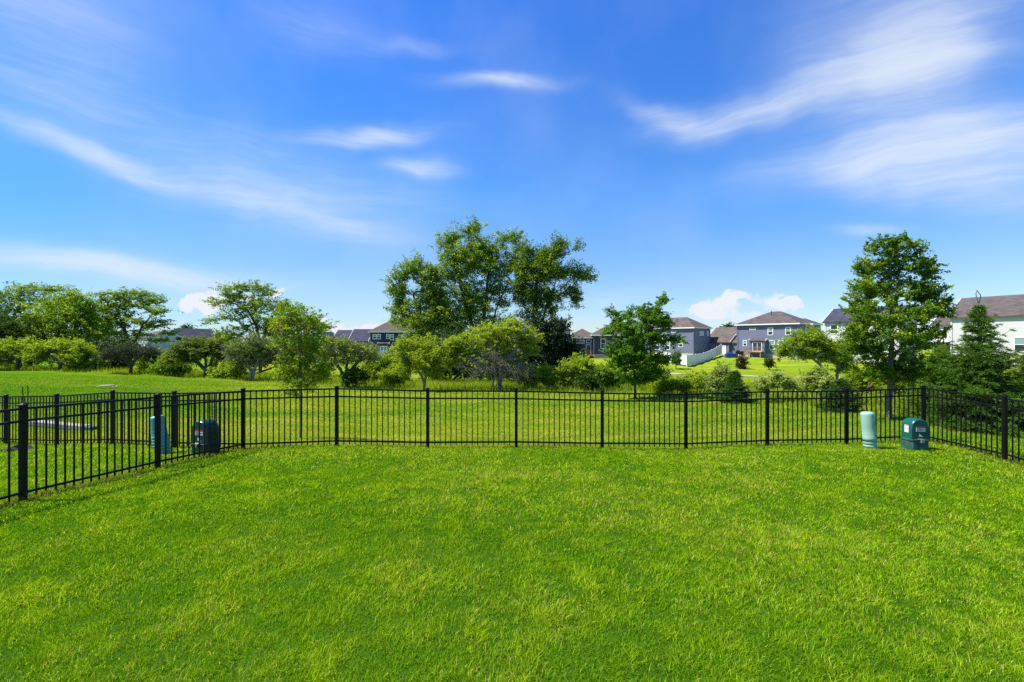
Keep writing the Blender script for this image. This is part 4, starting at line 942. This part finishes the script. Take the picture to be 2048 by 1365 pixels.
        for g_ in range(grid): a = u + w * (g_ + 1) / (grid + 1); bx(f, a - .035, z, a + .035, z + h, .002, .058)
        fo = f.build(name, M[frame], s.root)
        g = MB(); bx(g, u, z, u + w, z + (h * .47 if sash else h), .004, .02); g.build('pane', M[glass], fo)
        if sash: g = MB(); bx(g, u, z + h * .47 + .07, u + w, z + h, .004, .02); g.build('pane', M[top], fo)
    def part(s, name, mb, m): return mb.build(name, M[m], s.root)
    def vents(s, pts):
        for (x, y, z, r, h) in pts:
            b = MB(); b.tube([(x, y, z - .3), (x, y, z + h)], r, 8); b.build('roof_vent', M['dark_cloth'], s.root)

def ang_of(d): return math.atan2(d[1], d[0])
AB = ang_of((.63, -.776))
# centre-right blue house with deck (front corner right at Z=80)
hx = House('blue_house', 'blue grey two storey house with a small raised deck and stairs, right of centre', 1475, 88, AB, 715.5)
hx.body(0, 0, 10.4, 8.6, 6.2, 'blue', found=.9, pitch=.52, rm='roof_grey', over=.45)
hx.body(7.2, 5.0, 10.9, 9.6, 6.2, 'blue', found=.9, pitch=.5, rm='roof_grey', over=.4)
for (u, z, w, h) in ((1.15, 2.3, .55, .95), (5.6, 4.35, .72, 1.2), (8.55, 4.35, .72, 1.2), (5.9, 1.75, .72, 1.5), (7.3, 1.75, .72, 1.5), (8.8, 1.75, .72, 1.5)): hx.win('f', u, z, w, h, 0)
hx.win('f', 2.35, 5.35, .95, .2, 0, sash=False)
hx.win('r', 3.6, 4.6, .6, .9, 10.4)
hx.body(2.9, -1.1, 5.3, 0, 3.25, 'blue', z0=0.0, found=None, roof='gx', pitch=.5, rm='roof_grey', over=.25)
hx.win('f', 3.35, 1.35, 1.5, 1.5, -1.1, sash=False, grid=1, name='patio_door')
b = MB(); b.box(2.9, -2.3, 1.12, 5.2, -1.1, 1.27); hx.part('deck', b, 'wood')
for x in (3.0, 5.1): b = MB(); b.box(x - .07, -2.25, -.6, x + .07, -2.11, 1.12); hx.part('deck_post', b, 'wood')
b = MB()
for (a, c) in (((2.9, -2.27), (5.2, -2.27)), ((5.2, -2.27), (5.2, -1.15))):
    b.bar((a[0], a[1], 2.1), (c[0], c[1], 2.1), .06, .08); b.bar((a[0], a[1], 1.4), (c[0], c[1], 1.4), .05, .05)
for k in range(15): x = 2.92 + 2.26 * k / 14; b.box(x - .02, -2.29, 1.27, x + .02, -2.25, 2.08)
hx.part('railing', b, 'wood')
b = MB()
for k in range(7): b.box(2.85 - .3 * (k + 1), -2.25, 1.05 - .2 * (k + 1), 2.85 - .3 * k, -1.3, 1.10 - .2 * (k + 1))
for y in (-2.28, -1.28): b.bar((2.9, y, 1.15), (.8, y, -.25), .05, .22); b.bar((2.9, y, 2.1), (.8, y, .75), .05, .08)
for k in range(8): x = 2.8 - .28 * k; z = 1.15 - .187 * k; b.box(x - .02, -2.30, z, x + .02, -2.26, z + .92)
hx.part('stairs', b, 'wood')
b = MB(); b.tube([(5.1, 2.6, 8.0), (5.1, 2.6, 8.9)], .06, 6); b.tube([(3.2, .9, 6.6), (3.2, .9, 7.1)], .07, 6); b.tube([(4.0, .9, 6.6), (4.0, .9, 7.1)], .07, 6); hx.part('roof_vents', b, 'dark_cloth')
# low side wing left of it
hx.body(-3.6, 4.2, -.02, 8.0, 2.9, 'blue', found=.3, roof='gx', pitch=.55, rm='roof_brown', over=.3)
b = MB(); b.box(7.9, -.16, 3.55, 8.4, -.03, 3.7); hx.part('flood_light', b, 'trim_white')
# garage neighbour between the two blue houses
hg = House('small_house', 'small low house with brown roof and white garage door between the two blue houses', 1441, 104, AB, 707)
hg.body(0, 0, 3.6, 4.5, 2.9, 'blue', found=.2, roof='gx', pitch=.55, rm='roof_brown', over=.35)
hg.win('f', .5, .15, 2.5, 2.2, 0, sash=False, glass='trim_white', name='garage_door')
hg.body(-4.5, 4.6, 3.0, 10.5, 4.2, 'greyside', found=.2, roof='gx', pitch=.6, rm='roof_brown', over=.35)
# left blue house
hb = House('blue_house', 'blue two storey hip roofed house half hidden by the dark young tree', 1293, 100.5, AB, 714)
hb.body(0, 0, 11, 6.6, 6.1, 'blue', found=1.0, pitch=.62, rm='roof_brown', over=.45)
for (u, z, w, h) in ((1.0, 4.0, .9, 1.1), (4.0, 4.0, .9, 1.1), (7.9, 2.3, .75, 1.15), (2.2, 1.7, 1.1, 1.6), (4.6, 1.7, 1.1, 1.6)): hb.win('f', u, z, w, h, 0)
hb.win('f', 6.2, 5.3, .95, .22, 0, sash=False)
for v in (2.6, 3.5, 5.6): hb.win('r', v, 4.7, .4, .7, 11, sash=False, glass='glass_green')
hb.body(9.6, 6.62, 15.0, 11.5, 3.3, 'blue', found=.4, roof='gx', pitch=.6, rm='roof_brown', over=.35)
hb.win('f', 13.4, .45, .95, 2.0, 6.62, sash=False, glass='trim_white', name='side_door')
b = MB(); b.tube([(6.5, 1.5, 7.6), (6.5, 1.5, 8.2)], .09, 6); hb.part('roof_vents', b, 'dark_cloth')
# dark slate house
hd = House('slate_house', 'dark slate coloured house with sprawling brown hip roof right of the centre trees', 1136, 84, R(-6), 712.5)
hd.body(0, 0, 5.4, 8, 3.3, 'purple', found=.3, pitch=.55, rm='roof_brown', over=.4)
hd.body(4.6, -1.4, 13.6, 8.2, 3.75, 'purple', found=.3, pitch=.55, rm='roof_brown', over=.45)
hd.win('f', 1.6, 2.45, 1.3, .45, 0, sash=False); hd.win('f', 3.4, 2.45, .75, .45, 0, sash=False)
hd.win('f', 5.9, 1.5, .75, 1.6, -1.4, top='glass_dark'); hd.win('f', 8.6, 1.5, 1.7, 1.6, -1.4, top='glass_dark', grid=1)
hd.win('f', 3.35, .1, .75, 1.95, 0, sash=False, name='back_door')
b = MB(); b.box(2.6, -1.5, .05, 4.5, -.02, .2); hd.part('stoop', b, 'wood')
b = MB()
for k in range(9): b.box(2.6 + .22 * k, -1.5, .2, 2.64 + .22 * k, -1.46, 1.0)
b.box(2.6, -1.5, 1.0, 4.5, -1.45, 1.06); hd.part('railing', b, 'wood')
b = MB(); b.box(7.2, -4.2, 1.0, 11.2, -1.45, 1.12); b.box(7.2, -4.2, .98, 11.2, -4.1, 1.0)
for x in (7.4, 9.3, 11.0): b.box(x, -4.15, -.4, x + .12, -4.03, .98)
hd.part('porch_roof', b, 'greyside')
w = empty('garden_wall', tuple(P_at(1188, 712, 80)), R(-6)); tag(w, 'low dark stone garden wall below the slate house', 'garden wall')
for zc in range(2):
    b = MB()
    for k in range(11): b.box(k * .42, 0, -.35 + zc * .3, k * .42 + .40, .32, -.35 + zc * .3 + .285)
    b.build('stone_course', M['stone'], w)
# navy house
hn = House('navy_house', 'navy two storey house with brown roof and small deck, left of the centre trees', 741, 84, R(7), 712)
hn.body(0, 0, 12, 8, 5.4, 'navy', z0=-1.4 + .35, found=.6, pitch=.62, rm='roof_brown', over=.4)
for (u, z, w_, h) in ((.5, 3.15, .6, .75), (1.15, 3.15, .6, .75), (2.95, 3.25, .35, .65), (3.6, 3.0, .5, .85), (5.6, 3.0, .8, .85), (.95, 1.25, .42, .55), (3.6, .6, .5, 1.1), (5.0, .6, .5, 1.1), (6.4, .6, .8, 1.1)): hn.win('f', u, z, w_, h, 0)
hn.body(1.7, -.9, 3.2, 0, 2.2, 'navy', z0=0, found=None, roof='gx', pitch=.3, rm='roof_brown', over=.25)
hn.win('f', 1.95, .35, 1.05, 1.35, -.9, sash=False, grid=1, name='patio_door', glass='glass_green')
b = MB(); b.box(1.7, -1.9, .05, 3.5, -.9, .2); 
for k in range(9): b.box(1.7 + .22 * k, -1.9, .2, 1.74 + .22 * k, -1.86, .85)
b.box(1.7, -1.92, .85, 3.5, -1.85, .92); hn.part('deck', b, 'trim_white')
b = MB()
for y in (-1.9, -1.0): b.bar((1.7, y, .15), (-.1, y, -1.4), .05, .2); b.bar((1.7, y, .9), (-.1, y, -.6), .05, .08)
for k in range(7): b.box(1.65 - .26 * (k + 1), -1.88, .08 - .2 * (k + 1), 1.65 - .26 * k, -1.02, .12 - .2 * (k + 1))
hn.part('stairs', b, 'wood')
# grey gabled house
hgr = House('grey_house', 'grey house with dark slate roof and two gables, left of the navy house', 652, 92, R(0), 712)
hgr.body(.6, 2, 8.4, 9, 3.0, 'greyside', found=.3, roof='gx', pitch=.62, rm='roof_slate', over=.3)
hgr.body(5.2, -1.4, 8.8, 5.2, 2.95, 'greyside', found=.3, roof='gx', pitch=.7, rm='roof_slate', over=.25)
hgr.body(-3.2, -2.2, 1.6, 5, 3.0, 'paleside', found=.3, roof='gy', pitch=.72, rm='roof_slate', over=.3)
hgr.win('r', .6, 3.1, .5, 1.0, 8.8)
# far pale houses at left
hp = House('pale_house', 'far pale house seen under the arm of the layered left tree', 276, 118, R(-38), 706)
hp.body(0, 0, 9, 7, 3.9, 'paleside', found=.2, roof='gx', pitch=.45, rm='roof_brown', over=.35)
for u in (1.2, 3.6, 6.4): hp.win('f', u, 1.1, 1.0, 1.3, 0)
hp = House('pale_house', 'far pale house with dark roof and white gable, right of the layered tree', 345, 122, R(-45), 706)
hp.body(0, 0, 7.2, 8, 3.6, 'paleside', found=.2, roof='gy', pitch=.75, rm='roof_slate', over=.35)
hp.body(-5, 2, -.02, 8, 3.3, 'paleside', found=.2, roof='gx', pitch=.55, rm='roof_slate', over=.3)
hp.win('f', 2.4, 1.0, 1.2, 1.4, 0)
# pale gable among the centre trees
hc = House('pale_house', 'pale blue grey gable peeking through the right side of the centre trees', 1078, 78, R(-20), 713)
hc.body(0, 0, 4.0, 6, 4.6, 'paleside', found=.3, roof='gy', pitch=.75, rm='roof_slate', over=.3)
hc.win('f', 1.7, 3.0, .8, 1.1, 0)
# white house behind the maple
hw = House('white_house', 'white two storey house with dark roof mostly hidden behind the maple', 1651, 75, R(-56), 720)
hw.body(0, 0, 9.5, 8, 6.2, 'white', found=.7, roof='gx', pitch=.55, rm='roof_slate', over=.35)
for (u, z, w_, h) in ((.8, 4.3, .9, 1.35), (4.0, 4.3, .9, 1.35), (7.0, 4.3, .9, 1.35), (.9, 1.6, .9, 1.4), (4.2, 1.4, 1.6, 1.8), (7.2, 1.6, .9, 1.4)): hw.win('f', u, z, w_, h, 0, top='glass_dark')
# big white house at the right edge
hr = House('white_house', 'large white house with brown grey roof at the right picture edge behind the spruce', 1903, 66, R(-63), 722)
hr.body(0, 0, 19, 9, 6.35, 'white', found=.9, roof='gx', pitch=.62, rm='roof_grey', over=.4)
for u in (2.3, 7.4, 11.0, 14.5): hr.win('f', u, 4.2, .95, 1.5, 0)
for u in (2.3, 6.4, 10.5, 14.0): hr.win('f', u, 1.55, 1.05, 1.75, 0)
hr.body(-3.0, 2.4, -.02, 7.5, 5.3, 'white', found=.9, roof='gx', pitch=.5, rm='roof_grey', over=.3)
b = MB(); b.box(-3.9, .6, 2.9, .05, 2.38, 3.05); b.box(-3.9, .6, 2.7, -.0, .75, 2.9)
for x in (-3.8, -2.4, -.35): b.box(x, .62, -.6, x + .16, .78, 2.7)
hr.part('porch', b, 'trim_white')
hr.win('f', -2.5, 1.4, 1.9, 1.3, 2.4, sash=False, grid=1)
b = MB(); b.box(8.2, -1.1, 1.0, 9.9, 0, 3.0); hr.part('bay', b, 'white')
b = MB(); b.add([(8.0, -1.3, 3.0), (10.1, -1.3, 3.0), (10.1, -.02, 3.7), (8.0, -.02, 3.7), (8.0, -1.3, 2.9), (10.1, -1.3, 2.9), (10.1, -.02, 2.9), (8.0, -.02, 2.9)], [(0, 1, 2, 3), (4, 7, 6, 5), (0, 4, 5, 1), (1, 5, 6, 2), (3, 7, 4, 0)]); hr.part('bay_roof', b, 'roof_grey')

# white vinyl fence below the left blue house
def vinyl():
    root = empty('white_fence', tuple(G_at(1375, 66))); o = root.location.copy(); tag(root, 'curving white vinyl privacy fence in front of the left blue house', 'fence')
    pts = [(1322, 720, 76, 1.45), (1348, 727, 70, 1.45), (1374, 731, 66, 1.45), (1392, 729, 70, 1.5), (1408, 725, 75, 1.55), (1424, 718, 81, 1.6), (1434, 712, 86, 1.65), (1443, 706, 91, 1.7)]
    P = [P_at(a, b, z) for a, b, z, h in pts]; H = [p[3] for p in pts]
    for i in range(len(P) - 1):
        a, b = P[i] - o, P[i + 1] - o; ha, hb_ = H[i], H[i + 1]; n = (b - a).cross(Vector((0, 0, 1))).normalized() * .03
        m = MB(); m.add([a - n, b - n, b + n, a + n, a - n + Vector((0, 0, ha)), b - n + Vector((0, 0, hb_)), b + n + Vector((0, 0, hb_)), a + n + Vector((0, 0, ha))],
                        [(0, 3, 2, 1), (4, 5, 6, 7), (0, 1, 5, 4), (1, 2, 6, 5), (2, 3, 7, 6), (3, 0, 4, 7)]); m.build('panel', M['vinyl'], root)
    for p, h in zip(P, H):
        q = p - o; m = MB(); m.box(q.x - .07, q.y - .07, q.z - .4, q.x + .07, q.y + .07, q.z + h + .1); m.build('post', M['vinyl'], root)
vinyl()
# things stored outside by the blue house
g = P_at(1462, 714, 84)
r_ = empty('covered_furniture', tuple(g)); tag(r_, 'patio furniture under a bright blue cover left of the deck house', 'patio furniture')
b = MB(); b.box(-1.0, -.4, -.1, .9, .5, .62); b.box(-.8, -.2, .62, .3, .4, .8); b.build('blue_cover', M['tarp_blue'], r_, False, .12)
b = MB(); b.box(-1.3, -.3, -.2, -1.05, .3, .45); b.box(.95, -.3, -.2, 1.15, .3, .5); b.build('side_rack', M['stone'], r_, False, .04)
g = P_at(1478, 713, 83)
r_ = empty('patio_set', tuple(g)); tag(r_, 'dark patio chairs and grill at the foot of the deck stairs', 'patio furniture')
b = MB(); b.box(-.5, -.3, .35, .1, .3, .8); b.box(-.45, -.2, -.2, -.4, -.15, .35); b.box(.0, -.2, -.2, .05, -.15, .35); b.tube([(-.5, 0, .85), (.1, 0, .85)], .25, 10); b.build('grill', M['dark_cloth'], r_)
b = MB(); b.box(.4, -.3, .2, .95, .3, .3); b.box(.4, .22, .3, .95, .3, .9)
for x in (.42, .9):
    for y in (-.28, .26): b.box(x, y, -.2, x + .04, y + .04, .2)
b.build('chair', M['dark_cloth'], r_)
# saplings on the slope
def sapling(px, Z, top, base, rad, cols, label, rs):
    k = (top + base) / 2
    shrub('sapling', label, 'tree', px, Z, [[None, (px, (base * .5 + top * .5) + 2)]], [(px, top + rad * .9, rad, rad * .95), (px, top + rad * 1.7, rad * .8, rad * .6)], 60, 22, .16, .36, cols, .05, 'bark_light', rs=rs, group='saplings on the far slope')
sapling(1483, 62, 714, 745, 12, ((.03, .035, .02), (.07, .06, .03)), 'small dark bronze leaved sapling on the slope below the deck house', 81)
sapling(1538, 60, 717, 750, 8, ((.05, .09, .02), (.10, .14, .03)), 'thin small green sapling on the slope right of the bronze one', 82)
sapling(1352, 62, 705, 745, 11, ((.05, .12, .02), (.11, .2, .03)), 'round green sapling in front of the white vinyl fence', 83)
# far trees closing the horizon
FAR = [(374, 135, [(374, 666, 9, 7), (374, 676, 7, 7)], 'lone round treetop rising behind the pale left houses'), (405, 140, [(405, 684, 22, 11), (440, 680, 26, 13)], 'low far trees behind the golden spreading tree'),
       (1458, 150, [(1458, 660, 7, 6), (1466, 668, 8, 9)], 'far treetop between the two blue houses'), (1640, 150, [(1640, 688, 16, 20)], 'far dark tree behind the right blue house'),
       (600, 130, [(600, 690, 40, 16), (660, 694, 30, 14)], 'far trees behind the grey gabled house'), (820, 130, [(830, 690, 40, 22), (890, 690, 40, 22)], 'far trees behind the centre trees'),
       (1250, 140, [(1250, 690, 40, 18), (1180, 694, 30, 16)], 'far trees behind the slate house'), (1850, 130, [(1850, 690, 40, 20), (1780, 690, 40, 20)], 'far trees behind the two white houses'), (230, 140, [(230, 690, 50, 16), (150, 690, 50, 18)], 'far trees behind the left tree belt'), (20, 140, [(20, 690, 60, 20), (-80, 690, 60, 24)], 'far trees beyond the left picture edge'), (330, 145, [(320, 692, 30, 10), (290, 690, 30, 12)], 'far hedge line behind the pale houses')]
for i, (px, Z, lobes, lab) in enumerate(FAR):
    shrub('far_tree', lab, 'tree', px, Z, [[None, (px, lobes[0][1] + 4)]], lobes, 90, 30, .55, 1.5, ((.03, .08, .02), (.07, .13, .03)), .3, rs=90 + i, group='far trees on the horizon')

# ------------------------------------------------------------ paths, slab, stakes
def path(name, pts, width, label=None):
    P = [G_at(px, Z) for px, Z in pts]; V = []; 
    fine = []
    for a, b in zip(P[:-1], P[1:]):
        n = max(2, int((b - a).length / 1.2)); fine += [a.lerp(b, k / n) for k in range(n)]
    fine.append(P[-1])
    for i, p in enumerate(fine):
        d = (fine[min(i + 1, len(fine) - 1)] - fine[max(i - 1, 0)]); n = Vector((-d.y, d.x, 0)).normalized() * width / 2
        for s in (-1, 1):
            q = p + n * s; V.append((q.x, q.y, float(gz(q.x, q.y)) + .05))
    Fc = [(2 * i, 2 * i + 1, 2 * i + 3, 2 * i + 2) for i in range(len(fine) - 1)]
    me = bpy.data.meshes.new(name); me.from_pydata(V, [], Fc); me.update(); tag(link(name, me, None, M['gravel']), kind='structure')
path('path', [(900, 58), (1200, 57), (1330, 55), (1450, 52), (1530, 50), (1640, 47), (1800, 45)], 1.0)
path('footpath', [(150, 98), (260, 100), (340, 102), (420, 104)], 2.4)
def slab():
    a, b = P_at(57, 843, 14.2), P_at(173, 850, 13.8); a.z = float(gz(a.x, a.y)); b.z = float(gz(b.x, b.y))
    root = empty('concrete_edging', tuple(a)); tag(root, 'long low pale concrete edging lying in the field beyond the left fence', 'concrete edging')
    m = MB(); d = (b - a); m.bar((0, 0, .07), d + Vector((0, 0, .07)), .28, .14); m.build('kerb', M['concrete'], root, False, .015)
    e = MB(); u = d.normalized(); e.bar(d + u * .01 + Vector((0, 0, .06)), d + u * .30 + Vector((0, 0, .06)), .26, .13); e.build('end_block', M['base_green'], root, False, .01)
slab()
def cover():
    g = G_at(214, 23.5); root = empty('drain_cover', tuple(g)); tag(root, 'grey drain cover with pale gravel around it on the left mown rise', 'drain cover')
    m = MB(); m.lathe([(.33, -.05), (.33, .05), (.3, .08), (.1, .09)], 20); m.build('lid', M['stone'], root)
    m = MB(); m.lathe([(.48, -.05), (.45, .012), (.34, .02)], 20, 1.1, .8); m.build('apron', M['gravel'], root)
cover()
for px, top, base, Z, hook, lab in ((47, 773, 800, 12.6, False, 'thin dark metal stake leaning left beyond the far left fence'), (56, 772, 800, 12.8, True, 'thin dark stake with a bent hooked top beyond the far left fence')):
    g = G_at(px, Z); h = (CH - (top - CY) * Z / F) - g.z; root = empty('metal_stake', tuple(g)); tag(root, lab, 'stake')
    m = MB()
    if hook: m.tube([(0, 0, -.1), (0, 0, h - .05), (-.02, 0, h - .01), (-.05, 0, h)], .012, 6)
    else: m.tube([(.05, 0, -.1), (-.03, 0, h)], .011, 6)
    m.build('rod', M['dark_cloth'], root)
g = G_at(33, 9.9); root = empty('black_bag', tuple(g)); tag(root, 'small crumpled black and grey sheet on the neighbouring lawn by its back fence', 'plastic sheet')
m = MB(); r0 = random.Random(3)
n = 9; vv = [((i / (n - 1) - .5) * .6, (j / 4 - .5) * .3, max(0, .09 * math.sin(i * 1.7 + j) + r0.uniform(0, .06)) * (1 - abs(i / (n - 1) - .5) * 1.6) + .02) for i in range(n) for j in range(5)]
m.add(vv, [(i * 5 + j, (i + 1) * 5 + j, (i + 1) * 5 + j + 1, i * 5 + j + 1) for i in range(n - 1) for j in range(4)]); ob = m.build('sheet', M['dark_cloth'], root); sm = ob.modifiers.new('thick', 'SOLIDIFY'); sm.thickness = .006
